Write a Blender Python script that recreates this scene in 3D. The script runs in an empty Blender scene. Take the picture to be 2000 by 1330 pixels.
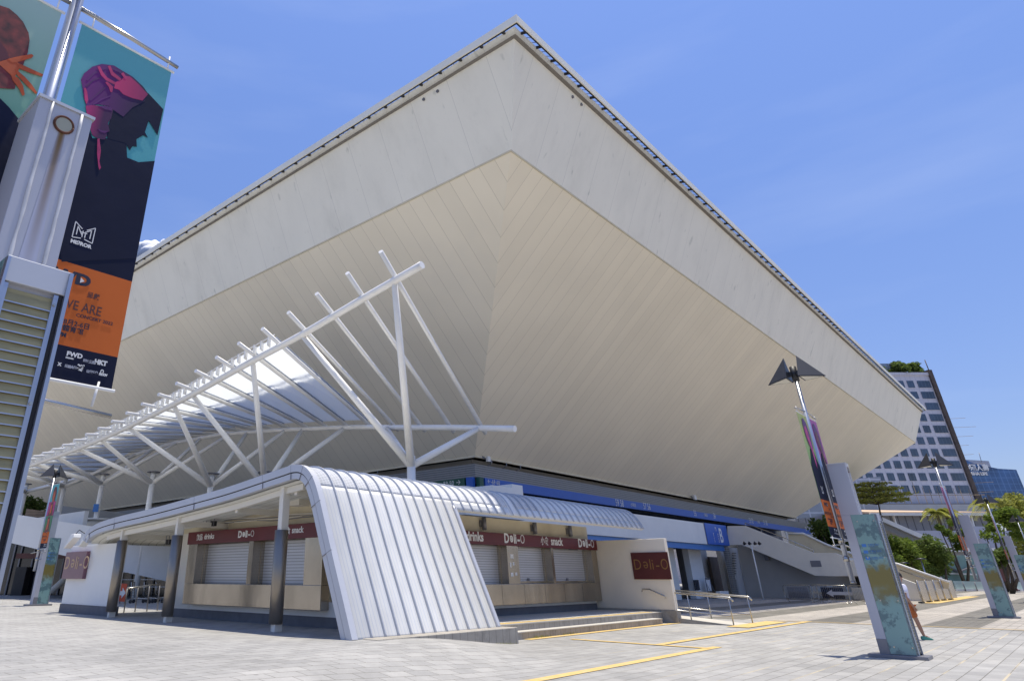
import bpy, bmesh, math, random
from mathutils import Vector as V, Matrix
random.seed(7)
S = bpy.context.scene
C = S.collection
rad = math.radians

# ---------------- camera (a shifted crop of an 18 mm frame) ----------------
FP, CX, CY = 1278.0, 757.0, 491.0
PITCH = math.atan(634/1278.0)
EYE = V((0, 0, 1.65))
cam = bpy.data.cameras.new('camera'); co = bpy.data.objects.new('camera', cam); C.objects.link(co)
co.location = EYE; co.rotation_euler = (math.pi/2+PITCH, 0, 0)
cam.sensor_width = 36; cam.lens = FP/2000*36
cam.shift_x = (1000-CX)/2000; cam.shift_y = -(665-CY)/2000
cam.clip_start = 0.1; cam.clip_end = 9000
S.camera = co

# ---------------- sky, sun, exposure ----------------
w = bpy.data.worlds.new('World'); S.world = w; w.use_nodes = True
nt = w.node_tree; bg = nt.nodes['Background']
sky = nt.nodes.new('ShaderNodeTexSky'); sky.sky_type = 'NISHITA'; sky.sun_disc = False
sky.sun_elevation = rad(82); sky.sun_rotation = rad(70); sky.ozone_density = 3.0; sky.air_density = 1.2; sky.dust_density = 0.4
# thin high cloud veil low in the sky
tc = nt.nodes.new('ShaderNodeTexCoord'); mp = nt.nodes.new('ShaderNodeMapping'); mp.inputs['Scale'].default_value = (1.2, 1.2, 7)
nz = nt.nodes.new('ShaderNodeTexNoise'); nz.inputs['Scale'].default_value = 2.2; nz.inputs['Detail'].default_value = 7
cr = nt.nodes.new('ShaderNodeValToRGB'); cr.color_ramp.elements[0].position = .5; cr.color_ramp.elements[1].position = .85
cr.color_ramp.elements[1].color = (.09, .09, .09, 1)
mx = nt.nodes.new('ShaderNodeMixRGB'); mx.inputs['Color2'].default_value = (7.5, 8.2, 9.5, 1)
nt.links.new(tc.outputs['Generated'], mp.inputs['Vector']); nt.links.new(mp.outputs['Vector'], nz.inputs['Vector'])
nt.links.new(nz.outputs['Fac'], cr.inputs['Fac']); nt.links.new(cr.outputs['Color'], mx.inputs['Fac'])
tn = nt.nodes.new('ShaderNodeMixRGB'); tn.blend_type = 'MULTIPLY'; tn.inputs['Fac'].default_value = 1; sz = nt.nodes.new('ShaderNodeSeparateXYZ'); nt.links.new(tc.outputs['Generated'], sz.inputs[0]); zr = nt.nodes.new('ShaderNodeValToRGB'); zr.color_ramp.elements[0].color = (.58, .56, .60, 1); zr.color_ramp.elements[1].color = (1.0, 1.0, 1.0, 1); zr.color_ramp.elements[1].position = .75
nt.links.new(sz.outputs['Z'], zr.inputs['Fac']); t2 = nt.nodes.new('ShaderNodeMixRGB'); t2.blend_type = 'MULTIPLY'; t2.inputs['Fac'].default_value = 1; t2.inputs['Color2'].default_value = (1.16, 1.21, 1.55, 1); nt.links.new(zr.outputs['Color'], t2.inputs['Color1']); nt.links.new(t2.outputs['Color'], tn.inputs['Color2'])
nt.links.new(sky.outputs['Color'], tn.inputs['Color1']); nt.links.new(tn.outputs['Color'], mx.inputs['Color1']); nt.links.new(mx.outputs['Color'], bg.inputs['Color'])
bg.inputs['Strength'].default_value = 0.105
sl = bpy.data.lights.new('sun', 'SUN'); so = bpy.data.objects.new('sun', sl); C.objects.link(so)
sl.energy = 4.5; sl.angle = rad(.53); sl.color = (1, .93, .79)
so.rotation_euler = V((.11, .045, 1)).to_track_quat('Z', 'Y').to_euler()
S.view_settings.view_transform = 'Standard'; S.view_settings.look = 'None'
S.view_settings.exposure = 0.27; S.view_settings.gamma = 1
S.cycles.max_bounces = 7; S.cycles.diffuse_bounces = 4; S.cycles.glossy_bounces = 3; S.cycles.transparent_max_bounces = 8

# ---------------- measuring helpers ----------------
cP, sP = math.cos(PITCH), math.sin(PITCH)
def ray(px, py):
    a, b = px-CX, CY-py
    return V((a, FP*cP-b*sP, FP*sP+b*cP))
def gz(px, py, z=0.0):
    d = ray(px, py); return EYE+d*((z-EYE.z)/d.z)
def atY(px, py, Y):
    d = ray(px, py); return EYE+d*(Y/d.y)
def onp(px, py, p, n):
    d = ray(px, py); return EYE+d*(n.dot(p-EYE)/n.dot(d))
def ss(t): t = max(0, min(1, t)); return t*t*(3-2*t)
ZL = .38
def zt(x, y=99): return ZL*(1-ss((x+.45*max(0, min(20, 17-y))-.2)/3.8))
def gt(px, py):
    z = 0
    for _ in range(30): p = gz(px, py, z); z = .5*z+.5*zt(p.x, p.y)
    return p
aR = math.atan2(1393, 1427.); aL = aR-math.pi/2
R = V((math.sin(aR), math.cos(aR), 0)); L = V((math.sin(aL), math.cos(aL), 0)); Z = V((0, 0, 1)); X = V((1, 0, 0)); Y = V((0, 1, 0))

# ---------------- materials ----------------
def nodes(m): m.use_nodes = True; return m.node_tree, m.node_tree.nodes['Principled BSDF']
def lk(t, a, b): t.links.new(a, b)
def mat(name, col, rough=.6, metal=0, var=.08, scale=3, stretch=(1, 1, 1), bump=0, bscale=20, dirt=None, dirtamt=.5, spec=.5, emit=0):
    m = bpy.data.materials.new(name); t, p = nodes(m)
    tc = t.nodes.new('ShaderNodeTexCoord'); mp = t.nodes.new('ShaderNodeMapping'); mp.inputs['Scale'].default_value = stretch
    lk(t, tc.outputs['Object'], mp.inputs['Vector'])
    n = t.nodes.new('ShaderNodeTexNoise'); n.inputs['Scale'].default_value = scale; n.inputs['Detail'].default_value = 6; lk(t, mp.outputs['Vector'], n.inputs['Vector'])
    r = t.nodes.new('ShaderNodeValToRGB'); r.color_ramp.elements[0].position = .3; r.color_ramp.elements[1].position = .7
    r.color_ramp.elements[0].color = tuple(max(0, c*(1-var)) for c in col)+(1,); r.color_ramp.elements[1].color = tuple(min(1, c*(1+var)) for c in col)+(1,)
    lk(t, n.outputs['Fac'], r.inputs['Fac']); out = r.outputs['Color']
    if dirt:
        n2 = t.nodes.new('ShaderNodeTexNoise'); n2.inputs['Scale'].default_value = scale*.45; n2.inputs['Detail'].default_value = 9; n2.inputs['Roughness'].default_value = .7
        lk(t, mp.outputs['Vector'], n2.inputs['Vector'])
        r2 = t.nodes.new('ShaderNodeValToRGB'); r2.color_ramp.elements[0].position = .52; r2.color_ramp.elements[1].position = .78; r2.color_ramp.elements[1].color = (dirtamt,)*3+(1,)
        lk(t, n2.outputs['Fac'], r2.inputs['Fac']); x = t.nodes.new('ShaderNodeMixRGB'); x.inputs['Color2'].default_value = dirt+(1,)
        lk(t, r2.outputs['Color'], x.inputs['Fac']); lk(t, out, x.inputs['Color1']); out = x.outputs['Color']
    lk(t, out, p.inputs['Base Color']); p.inputs['Roughness'].default_value = rough; p.inputs['Metallic'].default_value = metal
    p.inputs['Specular IOR Level'].default_value = spec
    if bump:
        nb = t.nodes.new('ShaderNodeTexNoise'); nb.inputs['Scale'].default_value = bscale; nb.inputs['Detail'].default_value = 5; lk(t, mp.outputs['Vector'], nb.inputs['Vector'])
        b = t.nodes.new('ShaderNodeBump'); b.inputs['Strength'].default_value = bump; b.inputs['Distance'].default_value = .02; lk(t, nb.outputs['Fac'], b.inputs['Height']); lk(t, b.outputs['Normal'], p.inputs['Normal'])
    if emit: lk(t, out, p.inputs['Emission Color']); p.inputs['Emission Strength'].default_value = emit
    return m
def lines(m, axis, period, width, col, phase=0.0, amt=1.0, world=True, bump=0):
    """multiply thin lines, constant along the dot product of position with axis, into the base colour"""
    t = m.node_tree; p = t.nodes['Principled BSDF']; src = p.inputs['Base Color'].links[0].from_socket
    g = t.nodes.new('ShaderNodeNewGeometry') if world else t.nodes.new('ShaderNodeTexCoord')
    d = t.nodes.new('ShaderNodeVectorMath'); d.operation = 'DOT_PRODUCT'; d.inputs[1].default_value = axis
    lk(t, g.outputs['Position' if world else 'Object'], d.inputs[0])
    a = t.nodes.new('ShaderNodeMath'); a.operation = 'ADD'; a.inputs[1].default_value = -phase+1000*period; lk(t, d.outputs['Value'], a.inputs[0])
    o = t.nodes.new('ShaderNodeMath'); o.operation = 'MODULO'; o.inputs[1].default_value = period; lk(t, a.outputs[0], o.inputs[0])
    c = t.nodes.new('ShaderNodeMath'); c.operation = 'LESS_THAN'; c.inputs[1].default_value = width; lk(t, o.outputs[0], c.inputs[0])
    q = t.nodes.new('ShaderNodeMath'); q.operation = 'MULTIPLY'; q.inputs[1].default_value = amt; lk(t, c.outputs[0], q.inputs[0])
    x = t.nodes.new('ShaderNodeMixRGB'); x.inputs['Color2'].default_value = tuple(col)+(1,)
    lk(t, q.outputs[0], x.inputs['Fac']); lk(t, src, x.inputs['Color1']); lk(t, x.outputs['Color'], p.inputs['Base Color'])
    return c
def glassy(name, col, rough=.08, metal=.0, var=.3, scale=.4, spec=1.0):
    return mat(name, col, rough, metal, var, scale, spec=spec)

M = {}
M['fascia'] = mat('fascia_paint', (.91, .875, .76), .7, var=.02, scale=.8, stretch=(1, 1, .12), dirt=(.58, .55, .46), dirtamt=.34)
B0 = V((6.34, 27.82, 21.21))
def fasc(name, ax):
    m = M['fascia'].copy(); m.name = name
    lines(m, tuple(ax), 2.66, .028, (.45, .43, .38), phase=B0.dot(ax)+2.25, amt=.42)
    t = m.node_tree; p = t.nodes['Principled BSDF']; src = p.inputs['Base Color'].links[0].from_socket
    tc = t.nodes.new('ShaderNodeTexCoord'); mp = t.nodes.new('ShaderNodeMapping'); mp.inputs['Scale'].default_value = (1, 1, .10); lk(t, tc.outputs['Object'], mp.inputs['Vector'])
    for sc, lo, hi, am, c in ((1.6, .66, .74, .45, (.40, .41, .34)), (.55, .50, .75, .22, (.66, .64, .56)), (5, .60, .75, .12, (.58, .57, .5))):
        n = t.nodes.new('ShaderNodeTexNoise'); n.inputs['Scale'].default_value = sc; n.inputs['Detail'].default_value = 4; lk(t, mp.outputs['Vector'], n.inputs['Vector'])
        r = t.nodes.new('ShaderNodeMapRange'); r.inputs['From Min'].default_value = lo; r.inputs['From Max'].default_value = hi; r.inputs['To Max'].default_value = am; lk(t, n.outputs['Fac'], r.inputs['Value'])
        x = t.nodes.new('ShaderNodeMixRGB'); x.inputs['Color2'].default_value = c+(1,); lk(t, r.outputs[0], x.inputs['Fac']); lk(t, src, x.inputs['Color1']); lk(t, x.outputs['Color'], p.inputs['Base Color']); src = x.outputs['Color']
    return m
M['fascia_l'] = fasc('fascia_paint_west', L); M['fascia_r'] = fasc('fascia_paint_east', R)
def soff(name, ax):
    m = mat(name, (.96, .875, .70), .7, var=.03, scale=.25, dirt=(.84, .78, .66), dirtamt=.5)
    # slight panel to panel tone
    t = m.node_tree; p = t.nodes['Principled BSDF']; src = p.inputs['Base Color'].links[0].from_socket
    g = t.nodes.new('ShaderNodeNewGeometry'); d = t.nodes.new('ShaderNodeVectorMath'); d.operation = 'DOT_PRODUCT'; d.inputs[1].default_value = tuple(ax); lk(t, g.outputs['Position'], d.inputs[0])
    a = t.nodes.new('ShaderNodeMath'); a.operation = 'ADD'; a.inputs[1].default_value = -B0.dot(ax)-.05; lk(t, d.outputs['Value'], a.inputs[0])
    f = t.nodes.new('ShaderNodeMath'); f.operation = 'DIVIDE'; f.inputs[1].default_value = 1.02; lk(t, a.outputs[0], f.inputs[0])
    fl = t.nodes.new('ShaderNodeMath'); fl.operation = 'FLOOR'; lk(t, f.outputs[0], fl.inputs[0])
    wn = t.nodes.new('ShaderNodeTexWhiteNoise'); wn.noise_dimensions = '1D'; lk(t, fl.outputs[0], wn.inputs['W'])
    mr = t.nodes.new('ShaderNodeMapRange'); mr.inputs['To Min'].default_value = .955; mr.inputs['To Max'].default_value = 1.0; lk(t, wn.outputs['Value'], mr.inputs['Value'])
    x = t.nodes.new('ShaderNodeMixRGB'); x.blend_type = 'MULTIPLY'; x.inputs['Fac'].default_value = 1; lk(t, src, x.inputs['Color1']); lk(t, mr.outputs[0], x.inputs['Color2']); lk(t, x.outputs['Color'], p.inputs['Base Color'])
    lines(m, tuple(ax), 1.02, .03, (.42, .36, .26), phase=B0.dot(ax)+.03, amt=.48)
    return m
M['soffit_l'] = soff('soffit_panels_west', L); M['soffit_r'] = soff('soffit_panels_east', R)
M['white'] = mat('white_wall', (.80, .79, .75), .75, var=.035, scale=.8, dirt=(.62, .62, .62), dirtamt=.4, bump=.08)
M['offwhite'] = mat('offwhite_wall', (.76, .72, .63), .75, var=.04, scale=1.1, dirt=(.58, .54, .46), dirtamt=.4, bump=.06)
M['render'] = mat('cream_render', (.80, .715, .57), .8, var=.05, scale=.9, dirt=(.55, .49, .38), dirtamt=.45, bump=.05)
M['cream'] = mat('cream_wall', (.72, .64, .46), .75, var=.05, scale=1.2, dirt=(.46, .38, .24), dirtamt=.5)
M['greywall'] = mat('grey_wall', (.42, .42, .41), .8, var=.05, scale=.6, dirt=(.3, .29, .27), dirtamt=.4)
M['tube'] = mat('white_tube_paint', (.84, .82, .77), .38, var=.03, scale=2, dirt=(.6, .57, .5), dirtamt=.25)
M['alu'] = mat('ribbed_aluminium', (.77, .755, .70), .5, .12, var=.05, scale=1.5, stretch=(3, 3, .25), dirt=(.74, .76, .8), dirtamt=.35)
lines(M['alu'], tuple(R), .111, .018, (.55, .58, .64), amt=.6)
M['alurib'] = mat('aluminium_rib', (.52, .54, .58), .5, .25, var=.04)
M['alutrim'] = mat('aluminium_trim', (.54, .55, .58), .45, .2, var=.04, scale=1)
M['gap'] = mat('dark_gap', (.03, .03, .035), .9)
M['steel'] = mat('brushed_steel', (.44, .39, .32), .22, .92, var=.18, scale=1.4, stretch=(1, 1, .4), bump=.55, bscale=1.5, dirt=(.16, .13, .09), dirtamt=.5)
M['sleeve'] = mat('dull_steel_sleeve', (.34, .30, .25), .42, .85, var=.2, scale=1.4, stretch=(1, 1, .4), bump=.3, bscale=1.5)
M['steelclean'] = mat('stainless_tube', (.46, .44, .40), .25, .95, var=.06, scale=5)
M['pole'] = mat('pole_metal', (.42, .45, .52), .32, .7, var=.12, scale=6, stretch=(1, 1, .2))
M['shutter'] = mat('roller_shutter', (.60, .60, .61), .45, .35, var=.06, scale=2, stretch=(.3, .3, 3))
lines(M['shutter'], (0, 0, 1), .085, .022, (.27, .26, .25), amt=.8)
M['red'] = mat('dark_red_sign', (.12, .009, .012), .4, var=.08)
M['redside'] = mat('weathered_red_sign', (.105, .026, .024), .3, var=.15, scale=2)
M['letter'] = mat('white_letter', (.78, .77, .74), .6)
M['brass'] = mat('brass_letter', (.36, .20, .07), .4, .5)
M['skirt'] = mat('grey_skirting', (.15, .15, .16), .8, var=.1, scale=4, dirt=(.1, .1, .1), dirtamt=.4)
M['stone'] = mat('step_stone', (.36, .33, .28), .85, var=.12, scale=3, dirt=(.1, .095, .085), dirtamt=.85, bump=.2)
lines(M['stone'], tuple(R), .3, .012, (.08, .075, .07), amt=.8)
M['tread'] = mat('step_tread', (.50, .47, .41), .85, var=.06, scale=3)
M['yellow'] = mat('tactile_yellow', (.62, .43, .15), .75, var=.07, scale=5, dirt=(.46, .42, .32), dirtamt=.85, bump=.3, bscale=60)
M['louvre'] = mat('louvre_metal', (.30, .295, .28), .55, .2, var=.05)
lines(M['louvre'], (0, 0, 1), .15, .05, (.09, .09, .09), amt=.75)
M['blue'] = mat('blue_band', (.028, .12, .50), .45, var=.04)
M['blue2'] = mat('light_blue_beam', (.06, .20, .52), .45, var=.04)
M['green'] = mat('green_band', (.015, .09, .055), .45, var=.05)
M['darkglass'] = glassy('dark_glazing', (.015, .02, .028), .12)
M['dark'] = mat('dark_interior', (.05, .05, .05), .8)
M['concrete'] = mat('deck_concrete', (.22, .20, .175), .85, var=.06)
M['black'] = mat('black_paint', (.02, .02, .022), .5)
M['lamp'] = mat('lamp_shade_grey', (.022, .024, .032), .45, var=.05)
M['lampglass'] = mat('lamp_lens', (.6, .58, .5), .3)
M['pgrey'] = mat('pylon_grey', (.44, .445, .49), .45, .1, var=.04, scale=1, dirt=(.30, .29, .27), dirtamt=.35)
M['pdark'] = mat('pylon_dark_side', (.20, .20, .22), .4, .2, var=.05)
M['rust'] = mat('rusty_ring', (.10, .038, .022), .9, var=.4, scale=18, bump=.5)
M['seam'] = mat('weld_seam', (.62, .61, .60), .6, .2, var=.15, scale=8)
M['portglass'] = mat('port_glass', (.36, .36, .28), .5)
M['louvreslat'] = mat('yellowed_louvre', (.30, .265, .14), .6, var=.2, scale=5, stretch=(1, 1, 6))
M['orange'] = mat('orange_print', (.60, .14, .03), .7, var=.06, scale=1, spec=.2, bump=.4, bscale=1.2)
M['navy'] = mat('navy_print', (.010, .013, .034), .7, var=.1, spec=.2, bump=.4, bscale=1.2)
M['plum'] = mat('purple_hair_print', (.085, .008, .10), .5, var=.5, scale=9, stretch=(1, 1, .5))
M['magenta'] = mat('magenta_print', (.42, .018, .15), .5, var=.45, scale=3)
M['hotpink'] = mat('pink_hand_print', (.48, .025, .13), .5, var=.3, scale=5)
M['redhair'] = mat('red_hair_print', (.13, .018, .014), .5, var=.7, scale=14)
M['orangeskin'] = mat('orange_hand_print', (.50, .085, .012), .5, var=.45, scale=4)
M['inkdim'] = mat('dark_ink', (.10, .035, .03), .6)
M['ink'] = mat('navy_ink', (.02, .022, .045), .6)
M['cord'] = mat('white_cord', (.8, .8, .78), .6)
M['leaf'] = mat('leaf_green', (.12, .17, .04), .6, var=.5, scale=.9)
M['leaf2'] = mat('leaf_bright', (.15, .21, .035), .6, var=.4, scale=.8)
M['leaf3'] = mat('leaf_yellowgreen', (.30, .31, .07), .6, var=.35, scale=.8)
for k in ('leaf', 'leaf2', 'leaf3'):
    t = M[k].node_tree; p = t.nodes['Principled BSDF']; p.inputs['Transmission Weight'].default_value = 0.0
    tr = t.nodes.new('ShaderNodeBsdfTranslucent'); ad = t.nodes.new('ShaderNodeMixShader'); ad.inputs['Fac'].default_value = .5
    p.inputs['Specular IOR Level'].default_value = .25; lk(t, p.inputs['Base Color'].links[0].from_socket, tr.inputs['Color']); o = t.nodes['Material Output']
    lk(t, p.outputs[0], ad.inputs[1]); lk(t, tr.outputs[0], ad.inputs[2]); lk(t, ad.outputs[0], o.inputs['Surface'])
M['bark'] = mat('bark', (.09, .07, .05), .9, var=.3, scale=6)
M['hotel'] = mat('hotel_cladding', (.62, .60, .63), .6, var=.03, scale=.1)
lines(M['hotel'], (1, 0, 0), 1.44, .07, (.3, .3, .38), amt=.6); lines(M['hotel'], (0, 0, 1), 1.66, .07, (.3, .3, .38), amt=.6)
M['hotelwin'] = glassy('hotel_window_glass', (.035, .06, .10), .12, scale=.12, var=.7)
lines(M['hotelwin'], (1, 0, 0), .95, .10, (.12, .15, .2), amt=.6)
M['scaf'] = mat('scaffold_brown', (.10, .075, .06), .8, var=.3, scale=.8)
M['bamboo'] = mat('bamboo_pole', (.30, .22, .13), .7)
M['blueglass'] = glassy('blue_curtain_wall', (.04, .10, .23), .12, .3, var=.6, scale=.12)
lines(M['blueglass'], (1, 0, 0), 2.0, .22, (.15, .27, .48), amt=.55); lines(M['blueglass'], (0, 0, 1), 2.2, .22, (.13, .24, .45), amt=.55)
M['greyglass'] = glassy('grey_curtain_wall', (.26, .28, .33), .15, .3, var=.3, scale=.1)
lines(M['greyglass'], (1, 0, 0), 3.0, .3, (.5, .52, .6), amt=.7); lines(M['greyglass'], (0, 0, 1), 3.4, .35, (.5, .52, .6), amt=.7)
M['tan'] = mat('tan_roof', (.56, .40, .26), .8, var=.06, scale=.3)
M['fins'] = mat('grey_fins', (.25, .25, .25), .7); lines(M['fins'], (1, .0, 0), 1.5, .2, (.08, .08, .085), amt=.9)
M['teal'] = mat('green_hoarding', (.22, .36, .33), .6, var=.12, scale=.4)
M['paleg'] = mat('pale_green_barrier', (.46, .58, .54), .6, var=.06, scale=.5)
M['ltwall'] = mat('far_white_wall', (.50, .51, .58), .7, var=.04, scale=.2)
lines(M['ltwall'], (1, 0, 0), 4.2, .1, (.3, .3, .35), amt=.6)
M['tile'] = mat('striped_brown_roof', (.28, .21, .15), .8, var=.1); lines(M['tile'], (0, 0, 1), .12, .04, (.08, .06, .05), amt=.8)
M['signorange'] = mat('orange_sign', (.60, .09, .035), .5)
M['cloudm'] = mat('cloud_white', (.9, .9, .92), 1.0, var=.02, spec=0)
M['skin'] = mat('skin', (.36, .20, .13), .55, var=.05)
M['tee'] = mat('white_shirt', (.66, .66, .78), .8, var=.05, scale=6)
M['shorts'] = mat('orange_shorts', (.38, .11, .03), .85, var=.15, scale=8)
M['shoe'] = mat('green_shoe', (.06, .26, .20), .6)
M['lace'] = mat('coral_lace', (.62, .13, .07), .6)
M['hair'] = mat('dark_hair', (.015, .012, .012), .7)

# translucent roof glazing of the tube canopy
def glaze():
    m = bpy.data.materials.new('translucent_glazing'); t, p = nodes(m)
    p.inputs['Base Color'].default_value = (.78, .80, .82, 1); p.inputs['Roughness'].default_value = .4
    tr = t.nodes.new('ShaderNodeBsdfTranslucent'); tr.inputs['Color'].default_value = (.88, .90, .92, 1)
    x = t.nodes.new('ShaderNodeMixShader'); x.inputs['Fac'].default_value = .75
    lk(t, p.outputs[0], x.inputs[1]); lk(t, tr.outputs[0], x.inputs[2]); lk(t, x.outputs[0], t.nodes['Material Output'].inputs['Surface']); return m
M['glaze'] = glaze()
# frosted weathered pylon glass: teal film with algae stains and worn patches
def stained():
    m = bpy.data.materials.new('stained_teal_glass'); t, p = nodes(m)
    tc = t.nodes.new('ShaderNodeTexCoord'); sep = t.nodes.new('ShaderNodeSeparateXYZ'); lk(t, tc.outputs['Object'], sep.inputs[0])
    n = t.nodes.new('ShaderNodeTexNoise'); n.inputs['Scale'].default_value = 2.6; n.inputs['Detail'].default_value = 9; n.inputs['Roughness'].default_value = .62; lk(t, tc.outputs['Object'], n.inputs['Vector'])
    def band(lo, hi, soft, jit):
        a = t.nodes.new('ShaderNodeMath'); a.operation = 'MULTIPLY_ADD'; a.inputs[1].default_value = jit; lk(t, n.outputs['Fac'], a.inputs[0]); lk(t, sep.outputs['Z'], a.inputs[2])
        f1 = t.nodes.new('ShaderNodeMapRange'); f1.interpolation_type = 'SMOOTHSTEP'; f1.inputs['From Min'].default_value = lo+jit/2; f1.inputs['From Max'].default_value = lo+soft+jit/2; lk(t, a.outputs[0], f1.inputs['Value'])
        f2 = t.nodes.new('ShaderNodeMapRange'); f2.interpolation_type = 'SMOOTHSTEP'; f2.inputs['From Min'].default_value = hi-.22+jit/2; f2.inputs['From Max'].default_value = hi+jit/2; f2.inputs['To Min'].default_value = 1; f2.inputs['To Max'].default_value = 0; lk(t, a.outputs[0], f2.inputs['Value'])
        q = t.nodes.new('ShaderNodeMath'); q.operation = 'MULTIPLY'; lk(t, f1.outputs[0], q.inputs[0]); lk(t, f2.outputs[0], q.inputs[1]); return q.outputs[0]
    r = t.nodes.new('ShaderNodeValToRGB'); r.color_ramp.interpolation = 'LINEAR'
    r.color_ramp.elements[0].position = .5; r.color_ramp.elements[0].color = (.21, .35, .335, 1); r.color_ramp.elements[1].position = .54; r.color_ramp.elements[1].color = (.11, .19, .205, 1)
    lk(t, n.outputs['Fac'], r.inputs['Fac'])
    def mixc(a, col, f):
        x = t.nodes.new('ShaderNodeMixRGB'); x.inputs['Color2'].default_value = col+(1,); lk(t, f, x.inputs['Fac']); lk(t, a, x.inputs['Color1']); return x.outputs['Color']
    o = mixc(r.outputs['Color'], (.20, .165, .05), band(.95, 1.95, .55, 1.0))
    lk(t, o, p.inputs['Base Color']); p.inputs['Roughness'].default_value = .18; return m
M['stain'] = stained()
def gradmat(name, c0, c1, axis, a, b, rough=.5):
    m = bpy.data.materials.new(name); t, p = nodes(m); g = t.nodes.new('ShaderNodeTexCoord')
    d = t.nodes.new('ShaderNodeVectorMath'); d.operation = 'DOT_PRODUCT'; d.inputs[1].default_value = axis; lk(t, g.outputs['Object'], d.inputs[0])
    r = t.nodes.new('ShaderNodeMapRange'); r.inputs['From Min'].default_value = a; r.inputs['From Max'].default_value = b; lk(t, d.outputs['Value'], r.inputs['Value'])
    x = t.nodes.new('ShaderNodeMixRGB'); x.inputs['Color1'].default_value = c0+(1,); x.inputs['Color2'].default_value = c1+(1,); lk(t, r.outputs[0], x.inputs['Fac'])
    lk(t, x.outputs['Color'], p.inputs['Base Color']); p.inputs['Roughness'].default_value = rough; return m
# paving: running-bond stone pavers, with dark bands beyond the yellow line
def paving(name, banded):
    m = bpy.data.materials.new(name); t, p = nodes(m)
    g = t.nodes.new('ShaderNodeNewGeometry'); mp = t.nodes.new('ShaderNodeMapping'); mp.inputs['Rotation'].default_value = (0, 0, -(math.pi/2-aR))
    lk(t, g.outputs['Position'], mp.inputs['Vector'])
    b = t.nodes.new('ShaderNodeTexBrick'); b.inputs['Scale'].default_value = 1; b.inputs['Brick Width'].default_value = .60; b.inputs['Row Height'].default_value = .30
    b.inputs['Mortar Size'].default_value = .008; b.inputs['Mortar Smooth'].default_value = .2; b.inputs['Color1'].default_value = (.425, .412, .385, 1); b.inputs['Color2'].default_value = (.345, .337, .318, 1); b.inputs['Mortar'].default_value = (.15, .14, .115, 1)
    lk(t, mp.outputs['Vector'], b.inputs['Vector']); out = b.outputs['Color']
    # large blotches and fine speckle
    for sc, lo, hi, dt in ((.35, .84, 1.06, 4), (.12, .90, 1.04, 6), (2.2, .86, 1.06, 8), (30, .93, 1.05, 3)):
        n = t.nodes.new('ShaderNodeTexNoise'); n.inputs['Scale'].default_value = sc; n.inputs['Detail'].default_value = dt; lk(t, g.outputs['Position'], n.inputs['Vector'])
        r = t.nodes.new('ShaderNodeMapRange'); r.inputs['From Min'].default_value = .3; r.inputs['From Max'].default_value = .7; r.inputs['To Min'].default_value = lo; r.inputs['To Max'].default_value = hi; lk(t, n.outputs['Fac'], r.inputs['Value'])
        x = t.nodes.new('ShaderNodeMixRGB'); x.blend_type = 'MULTIPLY'; x.inputs['Fac'].default_value = 1; lk(t, out, x.inputs['Color1']); lk(t, r.outputs[0], x.inputs['Color2']); out = x.outputs['Color']
    # chewing gum and oil spots
    vo = t.nodes.new('ShaderNodeTexVoronoi'); vo.inputs['Scale'].default_value = .9; vo.inputs['Randomness'].default_value = 1; lk(t, g.outputs['Position'], vo.inputs['Vector'])
    sr = t.nodes.new('ShaderNodeMapRange'); sr.inputs['From Min'].default_value = .03; sr.inputs['From Max'].default_value = .055; sr.inputs['To Min'].default_value = .62; sr.inputs['To Max'].default_value = 1; lk(t, vo.outputs['Distance'], sr.inputs['Value'])
    x = t.nodes.new('ShaderNodeMixRGB'); x.blend_type = 'MULTIPLY'; x.inputs['Fac'].default_value = 1; lk(t, out, x.inputs['Color1']); lk(t, sr.outputs[0], x.inputs['Color2']); out = x.outputs['Color']
    # sandy joints along every third row, patchy
    if not banded:
        sep = t.nodes.new('ShaderNodeSeparateXYZ'); lk(t, mp.outputs['Vector'], sep.inputs[0])
        o = t.nodes.new('ShaderNodeMath'); o.operation = 'PINGPONG'; o.inputs[1].default_value = .45; lk(t, sep.outputs['Y'], o.inputs[0])
        c = t.nodes.new('ShaderNodeMath'); c.operation = 'LESS_THAN'; c.inputs[1].default_value = .02; lk(t, o.outputs[0], c.inputs[0])
        n = t.nodes.new('ShaderNodeTexNoise'); n.inputs['Scale'].default_value = .5; n.inputs['Detail'].default_value = 5; lk(t, g.outputs['Position'], n.inputs['Vector'])
        r = t.nodes.new('ShaderNodeMapRange'); r.inputs['From Min'].default_value = .47; r.inputs['From Max'].default_value = .62; lk(t, n.outputs['Fac'], r.inputs['Value'])
        sx = t.nodes.new('ShaderNodeSeparateXYZ'); lk(t, g.outputs['Position'], sx.inputs[0]); rx = t.nodes.new('ShaderNodeMapRange'); rx.inputs['From Min'].default_value = 3; rx.inputs['From Max'].default_value = 8; lk(t, sx.outputs['X'], rx.inputs['Value'])
        q = t.nodes.new('ShaderNodeMath'); q.operation = 'MULTIPLY'; lk(t, c.outputs[0], q.inputs[0]); lk(t, r.outputs[0], q.inputs[1])
        q2 = t.nodes.new('ShaderNodeMath'); q2.operation = 'MULTIPLY'; lk(t, q.outputs[0], q2.inputs[0]); lk(t, rx.outputs[0], q2.inputs[1])
        x = t.nodes.new('ShaderNodeMixRGB'); x.inputs['Color2'].default_value = (.50, .43, .30, 1); lk(t, q2.outputs[0], x.inputs['Fac']); lk(t, out, x.inputs['Color1']); out = x.outputs['Color']
    lk(t, out, p.inputs['Base Color']); p.inputs['Roughness'].default_value = .75; p.inputs['Specular IOR Level'].default_value = .3
    bm_ = t.nodes.new('ShaderNodeBump'); bm_.inputs['Strength'].default_value = .25; bm_.inputs['Distance'].default_value = .01; bm_.invert = True; lk(t, b.outputs['Fac'], bm_.inputs['Height']); lk(t, bm_.outputs['Normal'], p.inputs['Normal'])
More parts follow.
